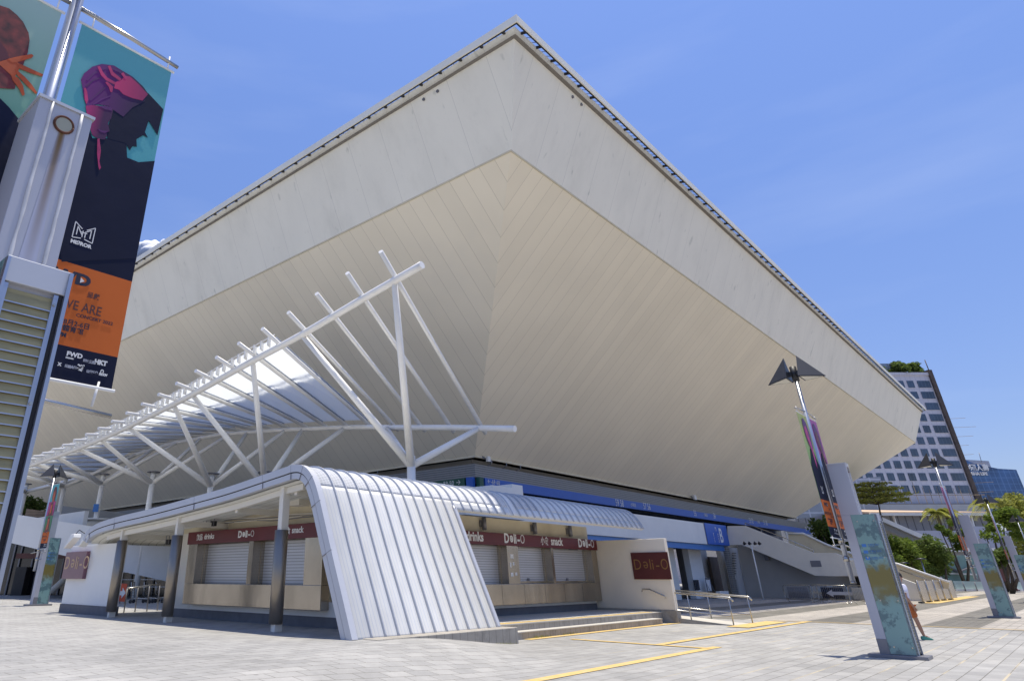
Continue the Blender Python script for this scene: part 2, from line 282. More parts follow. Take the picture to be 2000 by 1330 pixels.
    if banded:
        # light and dark stone bands running towards the far plaza
        x = t.nodes.new('ShaderNodeMixRGB'); x.blend_type = 'MULTIPLY'; x.inputs['Fac'].default_value = 1; x.inputs['Color2'].default_value = (1.12, 1.06, 1.0, 1)
        src = p.inputs['Base Color'].links[0].from_socket; lk(t, src, x.inputs['Color1']); lk(t, x.outputs['Color'], p.inputs['Base Color'])
        src = p.inputs['Base Color'].links[0].from_socket
        dn = t.nodes.new('ShaderNodeVectorMath'); dn.operation = 'DOT_PRODUCT'; dn.inputs[1].default_value = tuple(L); lk(t, g.outputs['Position'], dn.inputs[0])
        a = t.nodes.new('ShaderNodeMath'); a.operation = 'ADD'; a.inputs[1].default_value = 1000*3.9-BAND0; lk(t, dn.outputs['Value'], a.inputs[0])
        o = t.nodes.new('ShaderNodeMath'); o.operation = 'MODULO'; o.inputs[1].default_value = 3.9; lk(t, a.outputs[0], o.inputs[0])
        c = t.nodes.new('ShaderNodeMath'); c.operation = 'LESS_THAN'; c.inputs[1].default_value = 1.7; lk(t, o.outputs[0], c.inputs[0])
        x2 = t.nodes.new('ShaderNodeMixRGB'); x2.blend_type = 'MULTIPLY'; x2.inputs['Color2'].default_value = (.44, .45, .44, 1); lk(t, c.outputs[0], x2.inputs['Fac']); lk(t, src, x2.inputs['Color1']); lk(t, x2.outputs['Color'], p.inputs['Base Color'])
    return m
BAND0 = gz(1823, 1215).dot(L)-1.7

# ---------------- mesh helpers ----------------
class MB:
    def __init__(s): s.b = bmesh.new()
    def poly(s, pts):
        try: s.b.faces.new([s.b.verts.new(p) for p in pts])
        except ValueError: pass
        return s
    def prism(s, pts, d):
        """closed solid: polygon pts swept by the vector d"""
        a = [s.b.verts.new(p) for p in pts]; c = [s.b.verts.new(V(p)+d) for p in pts]; n = len(a)
        s.b.faces.new(a); s.b.faces.new(c[::-1])
        for i in range(n): s.b.faces.new([a[i], c[i], c[(i+1) % n], a[(i+1) % n]][::-1])
        return s
    def box(s, o, a, b, c):
        return s.prism([o, o+a, o+a+b, o+b], c)
    def tube(s, p, q, r, r2=None, n=12, cap=True):
        p, q = V(p), V(q); d = (q-p).normalized(); u = d.orthogonal().normalized(); v = d.cross(u); r2 = r if r2 is None else r2
        A = [s.b.verts.new(p+(u*math.cos(k*2*math.pi/n)+v*math.sin(k*2*math.pi/n))*r) for k in range(n)]
        B_ = [s.b.verts.new(q+(u*math.cos(k*2*math.pi/n)+v*math.sin(k*2*math.pi/n))*r2) for k in range(n)]
        for k in range(n):
            f = s.b.faces.new([A[k], A[(k+1) % n], B_[(k+1) % n], B_[k]]); f.smooth = True
        if cap: s.b.faces.new(A[::-1]); s.b.faces.new(B_)
        return s
    def path(s, pts, r, n=10):
        pts = [V(p) for p in pts]; rings = []; u = None
        for i, p in enumerate(pts):
            d = (pts[min(i+1, len(pts)-1)]-pts[max(i-1, 0)]).normalized()
            u = d.orthogonal().normalized() if u is None else (u-d*u.dot(d)).normalized()
            v = d.cross(u); rr = r[i] if isinstance(r, (list, tuple)) else r
            rings.append([s.b.verts.new(p+(u*math.cos(k*2*math.pi/n)+v*math.sin(k*2*math.pi/n))*rr) for k in range(n)])
        for a, b in zip(rings, rings[1:]):
            for k in range(n): f = s.b.faces.new([a[k], a[(k+1) % n], b[(k+1) % n], b[k]]); f.smooth = True
        s.b.faces.new(rings[0][::-1]); s.b.faces.new(rings[-1]); return s
    def ball(s, c, r, sub=2):
        g = bmesh.ops.create_icosphere(s.b, subdivisions=sub, radius=1)
        for v in g['verts']: v.co = V(c)+V((v.co.x*r[0], v.co.y*r[1], v.co.z*r[2])) if not isinstance(r, (int, float)) else V(c)+v.co*r
        for f in {f for v in g['verts'] for f in v.link_faces}: f.smooth = True
        return s
    def build(s, name, m, parent=None, bevel=0, recalc=True, kind=None, label=None):
        if recalc: bmesh.ops.recalc_face_normals(s.b, faces=s.b.faces)
        org = V((0, 0, 0))
        if parent is not None and parent.get('abs'): 
            pa = parent; org = pa.matrix_world.translation if False else V(pa['abs'])
        bmesh.ops.translate(s.b, verts=s.b.verts, vec=-org)
        me = bpy.data.meshes.new(name); s.b.to_mesh(me); s.b.free()
        for mm in (m if isinstance(m, (list, tuple)) else [m]): me.materials.append(mm)
        o = bpy.data.objects.new(name, me); C.objects.link(o)
        if parent is not None:
            o.parent = parent
            if parent.get('abs') is not None: o['abs'] = (org.x, org.y, org.z)
        if bevel:
            b = o.modifiers.new('b', 'BEVEL'); b.width = bevel; b.segments = 2; b.limit_method = 'ANGLE'; b.angle_limit = rad(40)
        if kind: o['kind'] = kind
        if label: o['label'] = label
        return o
# every mesh is modelled in world coordinates and shifted to its thing's base; parts share that base as origin
def thing(name, label, cat, loc=(0, 0, 0), group=None, local=False):
    o = bpy.data.objects.new(name, None); C.objects.link(o); o.location = loc; o['label'] = label; o['category'] = cat
    if group: o['group'] = group
    if not local: o['abs'] = tuple(V(loc))
    o.empty_display_size = .3
    return o
def tag(o, label, cat, group=None):
    o['label'] = label; o['category'] = cat
    if group: o['group'] = group
    return o
def struct(mb, name, m, **k): o = mb.build(name, m, **k); o['kind'] = 'structure'; return o
def text(body, size, m, org, xd, up, parent=None, name='lettering', sx=1.0, align='LEFT', ext=.006, bold=0.0, shear=0):
    c = bpy.data.curves.new('t', 'FONT'); c.body = body; c.size = size; c.extrude = ext/2; c.align_x = align; c.resolution_u = 3; c.offset = bold; c.shear = shear
    o = bpy.data.objects.new('t', c); C.objects.link(o); dg = bpy.context.evaluated_depsgraph_get()
    me = bpy.data.meshes.new_from_object(o.evaluated_get(dg)); bpy.data.objects.remove(o); me.name = name
    n = xd.cross(up).normalized(); base = V(parent['abs']) if parent is not None and parent.get('abs') is not None else V((0, 0, 0))
    for v in me.vertices: v.co = org+xd*(v.co.x*sx)+up*v.co.y+n*(v.co.z+ext/2)-base
    me.materials.clear(); me.materials.append(m)
    r = bpy.data.objects.new(name, me); C.objects.link(r)
    if parent is not None:
        r.parent = parent
        if parent.get('abs') is not None: r['abs'] = tuple(base)
    return r
def clean():
    for o in bpy.data.objects:
        if o.get('abs') is not None: del o['abs']
def copy_tree(o, parent=None):
    c = o.copy(); C.objects.link(c); c.parent = parent
    for ch in list(o.children): copy_tree(ch, c)
    return c
# ================= THE SETTING =================
mb = MB(); xs = [-400, -60, -20]+[-10+.4*i for i in range(22)]+[-1.36+.12*i for i in range(46)]+[5, 10, 30, 80, 400]; ys = [-40]+[-3+.5*i for i in range(41)]+[20, 45, 120, 700]
grid = [[mb.b.verts.new((x, y, zt(x, y))) for y in ys] for x in xs]
for i in range(len(xs)-1):
    for j in range(len(ys)-1): mb.b.faces.new([grid[i][j], grid[i+1][j], grid[i+1][j+1], grid[i][j+1]])
struct(mb, 'paved_ground', paving('stone_paving', False), recalc=False)
r0 = gz(1850, 1225).dot(R)
def rl(r, l, z=0): return R*r+L*l+Z*z
def lx(r, x): return (R.x*r-x)/-L.x
mb = MB(); mb.poly([rl(r0, lx(r0, 9.5), .004), rl(r0, lx(r0, 140), .004), rl(r0+160, lx(r0, 140), .004), rl(r0+160, lx(r0, 9.5), .004)])
struct(mb, 'banded_plaza_paving', paving('banded_paving', True), recalc=False)
def strip(name, p, q, wd, z=.006):
    d = (q-p); n = max(1, int(d.length/.3)); s = Z.cross(d.normalized())*wd/2; mb = MB(); prev = None
    for i in range(n+1):
        c = p+d*i/n; a = c+s; b = c-s
        cur = (mb.b.verts.new((a.x, a.y, zt(a.x, a.y)+z+.004)), mb.b.verts.new((b.x, b.y, zt(b.x, b.y)+z+.004)))
        if prev: mb.b.faces.new([prev[0], prev[1], cur[1], cur[0]])
        prev = cur
    bmesh.ops.recalc_face_normals(mb.b, faces=mb.b.faces)
    return struct(mb, name, M['yellow'], recalc=False)
def along(p, d, px, b=200.):
    a = 0.
    def X_(m):
        v = p+d*m-EYE; zz = v.y*cP+v.z*sP; return CX+FP*v.x/zz
    s0 = X_(0)-px
    for _ in range(50):
        m = (a+b)/2
        if (X_(m)-px)*s0 > 0: a = m
        else: b = m
    return p+d*a
a = gt(1402, 1263); strip('tactile_strip', a-R*11, a, .25)
a = gt(1030, 1249); strip('tactile_strip', a, along(a, R, 1350), .27, .008)
a = gt(1116, 1248); b = along(a, -L, 1386, 12.); strip('tactile_strip', a, b, .22, .010)
a = gt(1282, 1260); strip('tactile_strip', a, along(a, R, 1580), .24, .012)
a = rl(r0, lx(r0, 16)); strip('tactile_strip', a, rl(r0, lx(r0, 60)), .16, .014)
a = gt(1440, 1225); strip('tactile_strip', a, along(a, R, 1518), .8, .016)
a = gt(1815, 1178); strip('tactile_strip', a, along(a, R, 1900), 1.0, .018)

# far cumulus cloud
mb = MB(); cl = [(262, 500, 60), (275, 490, 55), (288, 487, 50), (300, 484, 48), (312, 481, 45), (322, 488, 60), (270, 512, 80), (295, 508, 85), (250, 522, 80), (236, 512, 70), (335, 497, 60), (282, 478, 26), (296, 475, 24), (307, 474, 22)]
for px, py, r in cl:
    c = atY(px, py+6, 2600)
    for k in range(5): mb.ball(c+V((random.uniform(-.6, .6), random.uniform(-.5, .5), random.uniform(-.3, .6)))*r, r*random.uniform(.28, .6), 3)
o = struct(mb, 'cloud', M['cloudm'], recalc=False)
tx = bpy.data.textures.new('c', 'CLOUDS'); tx.noise_scale = 22; tx.noise_depth = 5; dm = o.modifiers.new('d', 'DISPLACE'); dm.texture = tx; dm.strength = 22; dm.mid_level = .5; dm.texture_coords = 'GLOBAL'

# ================= THE ARENA =================
P0 = V((6.09, 47.2, 9.2)); P1 = V(B0); T1 = V((6.38, 24.45, 26.39)); SB = 75.0
ar = thing('arena', 'huge pale arena shaped like an upside-down pyramid with cream panelled soffit', 'arena', (P0.x, P0.y, 0))
def quad(name, m, pts, th=None):
    mb = MB()
    if th is None: mb.poly(pts)
    else: mb.prism(pts, th)
    return mb.build(name, m, ar)
P1r, T1r, P0r = P1+R*114.57, T1+R*117.4, P0+R*SB
P1l, T1l, P0l = P1+L*114.57, T1+L*117.4, P0+L*SB
P1b, T1b, P0b = P1+(R+L)*114.57, T1+(R+L)*117.4, P0+(R+L)*SB
quad('soffit', M['soffit_l'], [P1, P0, P0l, P1l]); quad('soffit', M['soffit_r'], [P0, P1, P1r, P0r])
quad('soffit', M['soffit_r'], [P0r, P1r, P1b, P0b]); quad('soffit', M['soffit_l'], [P0b, P1b, P1l, P0l])
quad('fascia', M['fascia_l'], [T1, P1, P1l, T1l]); quad('fascia', M['fascia_r'], [P1, T1, T1r, P1r])
quad('fascia', M['fascia'], [P1r, T1r, T1b, P1b]); quad('fascia', M['fascia'], [P1b, T1b, T1l, P1l])
quad('roof', M['concrete'], [T1-Z*.5, T1r-Z*.5, T1b-Z*.5, T1l-Z*.5])
def ringbox(name, m, base, side, o0, o1, z0, z1):
    """square ring beam: outward offsets o0..o1 and heights z0..z1, mitred at the corners"""
    c = [base, base+R*side, base+(R+L)*side, base+L*side]; dr = [-(R+L), R-L, R+L, L-R]; mb = MB()
    prof = [(o0, z0), (o1, z0), (o1, z1), (o0, z1)]
    vv = [[mb.b.verts.new(V((p+d*o).to_tuple()[:2]+(z,))) for o, z in prof] for p, d in zip(c, dr)]
    for i in range(4):
        for k in range(4): mb.b.faces.new([vv[i][k], vv[(i+1) % 4][k], vv[(i+1) % 4][(k+1) % 4], vv[i][(k+1) % 4]])
    return mb.build(name, m, ar)
capz0, capz1 = atY(1008, 44, 23.95).z, 26.62
ringbox('gutter_cap', M['fascia'], T1, 117.4, .34, .41, capz0, capz1)
ringbox('gutter_rail', M['gap'], T1, 117.4, .27, .33, capz0-.03, capz0+.03)
ringbox('edge_trim', M['cream'], P1, 114.57, -.05, .03, P1.z-.04, P1.z+.06)
ringbox('edge_trim', M['cream'], P0, SB, -.05, .12, P0.z-.14, P0.z-.02)
def bracket(p, n, big):
    mb = MB(); s = R if abs(n.dot(R)) < .5 else L; wv = .10 if big else .03
    mb.prism([p-s*wv/2-n*.05-Z*.08, p-s*wv/2+n*.34+Z*(capz0-p.z), p-s*wv/2+n*.34+Z*(capz0-p.z+.12), p-s*wv/2-n*.05+Z*.06], s*wv)
    return mb
for ax, n in ((L, -R), (R, -L)):
    rest = MB()
    for k in range(80):
        p = T1+ax*(.62+1.4*k)
        if k < 46: bracket(p, n, True).build('gutter_bracket', M['gap'], ar)
        for j in ((1, 2) if k >= 46 else (0, 1, 2)) if False else (1, 2):
            q = p+ax*.467*j; rest.prism([q-n*.02, q+n*.33+Z*(capz0-q.z), q+n*.33+Z*(capz0-q.z+.04), q-n*.02+Z*.04], ax*.03)
        if k >= 46:
            rest.prism([p-n*.05-Z*.08, p+n*.34+Z*(capz0-p.z), p+n*.34+Z*(capz0-p.z+.12), p-n*.05+Z*.06], ax*.1)
    rest.build('gutter_spacer', M['pole'], ar, kind='stuff')
# small round drain holes on the fascia
for px, py in ((828, 195), (855, 179)): c = onp(px, py, P1, (T1-P1).cross(L)); MB().tube(c+R*.02, c-R*.06, .09, n=14).build('drain_spout', M['pdark'], ar)
for px, py in ((1118, 190), (1135, 205)): c = onp(px, py, P1, (T1-P1).cross(R)); MB().tube(c+L*.02, c-L*.06, .09, n=14).build('drain_spout', M['pdark'], ar)
# neck, louvres and bands
def wallring(name, m, inset, z0, z1, t1=SB):
    mb = MB(); q = V((P0.x, P0.y, z0))+(R+L)*inset
    mb.prism([q, q+R*(t1-inset), q+R*(t1-inset)+L*(SB-inset), q+L*(SB-inset)], Z*(z1-z0)); return mb.build(name, m, ar)
wallring('neck_wall', M['greywall'], 1.2, 8.60, 9.19)
wallring('louvre_band', M['louvre'], .25, 7.80, 8.70, 80.6)
wallring('concourse_glazing', M['darkglass'], 2.4, 4.3, 7.76)
def band(name, m, ax, n, s0, s1, z0=7.155, z1=7.79, o=.30):
    mb = MB(); q = V((P0.x, P0.y, z0))-n*.24
    mb.box(q+ax*s0, ax*(s1-s0), n*o, Z*(z1-z0)); return mb.build(name, m, ar)
def sOn(px, py, p, n, ax): return (onp(px, py, p, n)-P0).dot(ax)
g0 = sOn(943, 933, P0, L, R); g1 = sOn(946, 933, P0, L, R)
band('direction_band', M['green'], R, -L, .3, g0); band('direction_band', M['blue'], R, -L, g1, 80.5)
l0 = sOn(911, 933, P0, R, L); l1 = sOn(908, 933, P0, R, L)
band('direction_band', M['blue'], L, -R, .3, l0); band('direction_band', M['green'], L, -R, l1, 74)
def btext(s, px, py, size, left=False, sx=1.0):
    if left: q = onp(px, py, P0-R*.07, R); text(s, size, M['letter'], q-R*.0, -L, Z, ar, sx=sx)
    else: q = onp(px, py, P0-L*.07, L); text(s, size, M['letter'], q, R, Z, ar, sx=sx)
btext('59-50', 866, 949, .42, True); btext('→', 890, 947, .5, True)
btext('←-69 60', 952, 943.5, .42)
for s, px, py in (('59 58', 1203, 989), ('57 56', 1257, 995), ('55', 1356, 1008.5), ('54', 1394, 1013.5), ('53 52', 1464, 1022), ('51 50', 1492, 1026), ('50', 1574, 1038)): btext(s, px, py-1.5, .82, sx=.82)
for px, py in ((1232, 991), (1375, 1010.5), (1479, 1023.5)): btext('小商店', px, py-3, .36)
# stay brackets and floodlight under the soffit rim
for s in (1.8, 3.6, 5.4): q = P0+R*s-Z*.1; MB().path([q-L*.1, q-L*.1-Z*.25, q+L*.55-Z*.5], .03).build('stay_bracket', M['pole'], ar)
for s in (6.0, 9.5): q = P0+L*s-Z*.1; MB().path([q-R*.1, q-R*.1-Z*.3, q+R*.55-Z*.5], .03).build('stay_bracket', M['pole'], ar)
q = onp(951, 896, P0-L*.3, L); fl = thing('floodlight', 'small white floodlight under the front corner of the arena soffit', 'floodlight', q)
MB().box(q-R*.12-Z*.2, R*.3, -L*.2, Z*.36).build('housing', M['white'], fl, bevel=.02); MB().tube(q-R*.15, q-R*.5+Z*.1, .05).build('bracket', M['pdark'], fl)
q = onp(1355, 972, P0-L*.3, L); fl = thing('floodlight', 'small white floodlight under the soffit rim above the numbers 55 and 54', 'floodlight', q)
MB().box(q-R*.2-Z*.2, R*.5, -L*.2, Z*.45).build('housing', M['white'], fl, bevel=.02); MB().tube(q-R*.15, q-R*.7+Z*.1, .06).build('bracket', M['pdark'], fl)

# ================= PODIUM: deck, parapet, gate B, outer stairs =================
W = gz(1424, 1168)+R*2.6
def G(t, d, z): return V((W.x, W.y, 0))+R*t-L*d+Z*z
po = thing('podium', 'pale concrete podium with a white parapet and recessed gate below the arena', 'building', G(0, 0, 0))
MB().prism([G(-46.5, -.1, 4.06), G(0, -.1, 4.06), G(0, -110, 4.06), G(-46.5, -110, 4.06)], Z*.24).build('deck', M['concrete'], po)
t_s0 = (onp(1382, 1040, W, L)-W).dot(R)
MB().box(G(-34, 0, 4.06), R*(34+t_s0-.05), L*.3, Z*1.64).build('parapet', M['white'], po, bevel=.02)
MB().box(G(-36, -.15, 3.63), R*(36-.05), L*.4, Z*.425).build('beam', M['blue2'], po)
MB().box(G(-46.8, -26, 4.06), L*84, R*.3, Z*1.64).build('parapet', M['white'], po)
# planters and wing walls at the deck corner
for (x0, x1, yt, yb, dd) in ((906, 944, 948, 968, 6.5), (944, 962, 950, 968, 5.5), (962, 1001, 947, 971, 4.6), (1000, 1020, 945, 970, 3.4)):
    pl = W-L*(2.0+0*dd); a = onp(x0, yt, pl, L); b = onp(x1, yt, pl, L); MB().box(V((a.x, a.y, 4.3)), V((b.x-a.x, b.y-a.y, 0)), L*1.2, Z*(a.z-4.3)).build('planter_wall', M['white'], po)
# gate interior
back = 6.0
MB().box(G(-40, -back, 0), R*40.0, L*.3, Z*4.06).build('back_wall', M['darkglass'], po)
MB().box(G(-40, -.3, 3.9), R*39.7, L*(back-.3), Z*.15).build('ceiling', M['concrete'], po)
def gwall(px0, px1, py, depth, z0, z1, m, name, th=.35):
    pl = W+L*depth; a = onp(px0, py, pl, L); b = onp(px1, py, pl, L)
    return MB().box(V((a.x, a.y, z0)), V((b.x-a.x, b.y-a.y, 0)), L*th, Z*(z1-z0)).build(name, m, po)
gwall(1307, 1322, 1110, 1.5, 0, 4.0, M['offwhite'], 'column', .8)
gwall(1344, 1362, 1110, 3.2, 0, 4.0, M['greywall'], 'column', .8)
gwall(1350, 1374, 1110, 1.5, 0, 4.0, M['white'], 'column', .5)
gwall(1374, 1386, 1110, 3.4, 0, 4.0, M['greywall'], 'column', .8)
gwall(1390, 1416, 1110, 3.0, 0, 3.3, M['scaf'], 'door', .2)
gwall(1414, 1424, 1110, 1.6, 0, 4.0, M['white'], 'column', .4)
gwall(1428, 1452, 1110, .6, 0, 4.0, M['greywall'], 'grille_panel', .3)
gwall(1455, 1463, 1110, .3, 0, 4.02, M['offwhite'], 'column', .4)
for i in range(9):
    q = onp(1430, 1080+i*5, W+L*.55, L); MB().box(q, R*.9, -L*.06, Z*.05-R*.0).build('vent_slat', M['gap'], po)
MB().box(G(-.9, .02, .0), R*.7, L*.3, Z*4.0).build('louvred_pier', M['louvre'], po)
q = onp(1433, 1131, W+L*.5, L); MB().box(q, R*.55, -L*.04, Z*.32).build('notice', M['letter'], po)
q = onp(1354, 1132, W+L*1.4, L); MB().box(q, R*1.0, -L*.04, -Z*.0+Z*-.75).build('glass_hatch', M['darkglass'], po)
# gate B sign box
a = onp(1382, 1061, W, L); s0 = (a-W).dot(R)
sg = thing('gate_sign', 'blue sign box with a large white letter B on the podium parapet', 'sign', G(s0, 0, 4.1))
MB().box(G(s0, .08, 4.07), R*(0-s0), L*.5, Z*1.66).build('sign_box', M['blue'], sg, bevel=.02)
MB().box(G(s0-.10, .03, 4.07), R*.09, L*.5, Z*1.70).build('side_frame', M['pdark'], sg)
text('B', 1.6, M['letter'], G(s0*.42, .085, 4.32), R, Z, sg, sx=.85, bold=.03); 
text('GATE', .30, M['letter'], G(s0*.46, .085, 4.25), Z, -R, sg, sx=1.0); text('門', .36, M['letter'], G(s0*.58, .085, 5.2), R, Z, sg)
text('GATE 大堂', .16, M['letter'], G(s0*.68, .085, 4.25), Z, -R, sg)

st = thing('outer_staircase', 'pale grey outdoor staircase with solid stepped balustrade beside the gate', 'staircase', G(0, 4, 0))
def sp(pts, off=0): return [onp(x, y, W+R*off, R) for x, y in pts]
front = sp([(1420, 1027), (1455, 1026.5), (1588, 1079.5), (1631, 1079.5), (1676, 1097), (1800, 1143), (1812, 1178), (1793, 1180), (1700, 1140), (1680, 1124.5), (1631, 1125), (1592, 1124), (1449, 1063.5), (1424, 1064)])
MB().prism(front, R*.25).build('balustrade', M['offwhite'], st, bevel=.02)
far_ = sp([(1540, 1043.5), (1568.6, 1043), (1615, 1065), (1668, 1084), (1755, 1103), (1853, 1138.5), (1853, 1150), (1600, 1110), (1540, 1075)], 3.2)
MB().prism(far_, R*.25).build('balustrade', M['cream'], st)
rail = sp([(1540, 1042), (1568.6, 1041.5), (1615, 1063.5), (1668, 1082.5), (1755, 1101.5), (1855, 1137)], 3.1); MB().path(rail, .09).build('coping_rail', M['white'], st)
rail = sp([(1455, 1021), (1540, 1053), (1588, 1074)], .12); MB().path(rail, .035).build('handrail', M['steelclean'], st)
for i in range(5): q = rail[0].lerp(rail[-1], i/4.); MB().tube(q, q-Z*.35, .025).build('rail_post', M['steelclean'], st)
for i in range(9): q = sp([(1755, 1103)], 3.0)[0].lerp(sp([(1853, 1138.5)], 3.0)[0], i/9.); 
MB().path(sp([(1757, 1112), (1830, 1139)], 3.0), .035).build('handrail', M['steelclean'], st)
# flights inside
for a_, b_ in (((1455, 1050), (1588, 1103)), ((1635, 1103), (1800, 1168))):
    A_, B2 = sp([a_, b_], .3); n = 16; mb = MB()
    for i in range(n):
        p = A_.lerp(B2, i/n); q = A_.lerp(B2, (i+1)/n); mb.box(V((p.x, p.y, q.z-.3)), V((q.x-p.x, q.y-p.y, 0)), R*2.8, Z*(.3+(p.z-q.z)*.999))
    mb.build('flight', M['concrete'], st)
und = [G(0, 0, 0)+R*2.0, onp(1800, 1176, W+R*2, R), onp(1792, 1170, W+R*2, R), onp(1631, 1112, W+R*2, R), onp(1590, 1112, W+R*2, R), onp(1450, 1050, W+R*2, R), G(0, 0, 4.3)+R*2.0]
MB().prism(und, R*.3).build('under_wall', M['greywall'], st)
q = sp([(1585, 1106.5)], -.01)[0]; MB().box(q, -L*.75, -R*.02, Z*.45).build('vent', M['pdark'], st)
q = sp([(1672, 1135)], 1.9)[0]; MB().box(V((q.x, q.y, 0)), -L*1.1, -R*.05, Z*1.9).build('door', M['dark'], st)
q = sp([(1494, 1094)], 1.7)[0]; wl = thing('wall_lamp', 'small grey bulkhead lamp on the wall under the staircase', 'lamp', q)
MB().box(q, -L*.35, R*.25, Z*.4).build('housing', M['pdark'], wl, bevel=.03); MB().tube(q+Z*.4-L*.17+R*.1, q+Z*.7-L*.17+R*.25, .03).build('arm', M['pdark'], wl)

# multi-headed lamp pole
q = gz(1491, 1170); lp = thing('floodlight_pole', 'thin white pole with four black lamp heads in front of the gate wall', 'lamp post', q)
tz = q+Z*3.95; MB().tube(q, tz, .055, .045).build('pole', M['white'], lp); MB().tube(tz-Z*.05-X*.65, tz-Z*.05+X*.65, .025).build('crossbar', M['white'], lp)
for dx in (-.62, -.2, .25, .62): c = tz+X*dx; MB().tube(c+Z*.05, c+Z*.2+X*.12-Y*.1, .08, .15).build('lamp_head', M['black'], lp)

# crowd barriers and steel plates
def barrier(p, d, ln, m_panel=None, label='', group=None, hgt=1.1, printed=None):
    t = thing('crowd_barrier', label, 'barrier', p, group); d = d.normalized(); n = Z.cross(d)
    mb = MB(); z0 = .22
    mb.path([p+d*.05+Z*z0, p+Z*(z0+.08), p+Z*(hgt-.1), p+d*.1+Z*hgt, p+d*(ln-.1)+Z*hgt, p+d*ln+Z*(hgt-.1), p+d*ln+Z*(z0+.08), p+d*(ln-.05)+Z*z0, p+d*.05+Z*z0], .02, 8); mb.build('frame', M['steelclean'], t)
    mb = MB(); k = int(ln/.11)
    for i in range(1, k): mb.tube(p+d*(ln*i/k)+Z*z0, p+d*(ln*i/k)+Z*hgt, .008, n=6)
    mb.build('bars', M['steelclean'], t)
    for s in (.15, ln-.15): MB().path([p+d*s+n*.28, p+d*s+n*.25+Z*.04, p+d*s+Z*z0, p+d*s-n*.25+Z*.04, p+d*s-n*.28], .018, 8).build('foot', M['steelclean'], t)
    if m_panel: MB().box(p+d*.25+n*.02+Z*.3, d*(ln-.5), n*.012, Z*.68).build('panel', m_panel, t)
    return t
bp = gz(1536, 1176)
b1 = barrier(bp, gz(1592, 1177.5)-bp, (gz(1592, 1177.5)-bp).length, M['pdark'], 'steel crowd barrier backed by a grey-blue board under the staircase', 'crowd barriers under the staircase')
bq = gz(1602, 1177.5); b2 = barrier(bq, gz(1662, 1179)-bq, (gz(1662, 1179)-bq).length, M['navy'], 'steel crowd barrier with a faded grey arrow on dark board, left of the floodlit pylon', 'crowd barriers under the staircase')
dd = (gz(1662, 1179)-bq).normalized(); nn = dd.cross(Z); c0 = bq+dd*.55+Z*.62+nn*.03
mb = MB(); mb.prism([c0, c0+dd*.4+Z*.22, c0+dd*.4+Z*.1, c0+dd*1.9+Z*.1, c0+dd*1.9-Z*.1, c0+dd*.4-Z*.1, c0+dd*.4-Z*.22], nn*.01); mb.build('arrow', M['pgrey'], None).parent = b2
ar_o = [o for o in bpy.data.objects if o.name.startswith('arrow')][0]; ar_o.location = -V(bq)
bq = gz(1664, 1179.5); barrier(bq, gz(1700, 1181)-bq, (gz(1700, 1181)-bq).length, M['greywall'], 'steel crowd barrier with plain grey board half hidden by the near pylon', 'crowd barriers under the staircase')
for i in range(4):
    bq = gz(1592+i*2.6, 1176-i*.4)+Y*.2; barrier(bq, V((.25, -1, 0)), 1.6, None, 'folded steel crowd barrier stacked between the two boarded barriers', 'folded crowd barriers')
pa, pb = gz(1803, 1178), gz(1872, 1170)
t = thing('steel_plate_barrier', 'row of brown steel plates standing at the foot of the outdoor staircase', 'barrier', pa); d = (pb-pa); n_ = 5
for i in range(n_):
    a = pa+d*(i/n_); MB().box(a+Z*.12, d*(.93/n_), Z.cross(d.normalized())*.05, Z*1.25).build('plate', M['steel'], t, bevel=.01)
    MB().tube(a+d*.02, a+d*.02+Z*1.42, .035).build('post', M['steelclean'], t); MB().box(a-d*.005-Z*0, d*.06, Z.cross(d.normalized())*.25, Z*.1).build('foot', M['black'], t)

# gate interior objects: luggage trolley and notice stand
q = G(-4.3, -1.0, 0); t = thing('notice_stand', 'metal-framed white notice board standing in the shade of the gate', 'notice board', q)
mb = MB(); 
for s in (0, .95): mb.tube(q+R*s, q+R*s+Z*1.5, .03); mb.tube(q+R*s-L*.4, q+R*s+Z*1.2, .02)
mb.tube(q+Z*1.5, q+R*.95+Z*1.5, .03); mb.tube(q+Z*.4, q+R*.95+Z*.4, .03); mb.build('frame', M['pdark'], t); MB().box(q+R*.08+Z*.55, R*.78, -L*.02, Z*.85).build('board', M['letter'], t)
q = G(-4.6, .1, 0); t = tag(MB().box(q, R*1.9, L*.35, Z*.55).build('low_wall', M['white'], bevel=.02), 'low white kerb wall in front of the shaded gate', 'low wall')
# ================= KIOSK =================
KB = gz(690, 1250, ZL)
def K(r, l, z): return V((KB.x, KB.y, 0))+R*r+L*l+Z*z
def kl(px, py, r=0.0):      # pixel -> (l, z) on the front plane r
    q = onp(px, py, K(r, 0, 0), R); d = q-K(0, 0, 0); return d.dot(L), q.z
def kr(px, py, l=0.0):      # pixel -> (r, z) on the side plane l
    q = onp(px, py, K(0, l, 0), L); d = q-K(0, 0, 0); return d.dot(R), q.z
ki = thing('kiosk', 'snack kiosk under a curved ribbed aluminium canopy that slopes to the ground', 'kiosk', K(4, 4, ZL))
raw = [kl(x, y) for x, y in [(690, 1250), (672, 1172), (650, 1080), (637, 1022), (625, 970), (617, 943), (609, 925), (599, 914), (588, 909), (573, 910), (560, 915), (530, 925), (450, 953), (400, 967), (300, 995), (230, 1011), (195, 1022), (178, 1032), (169, 1042), (165, 1054)]]
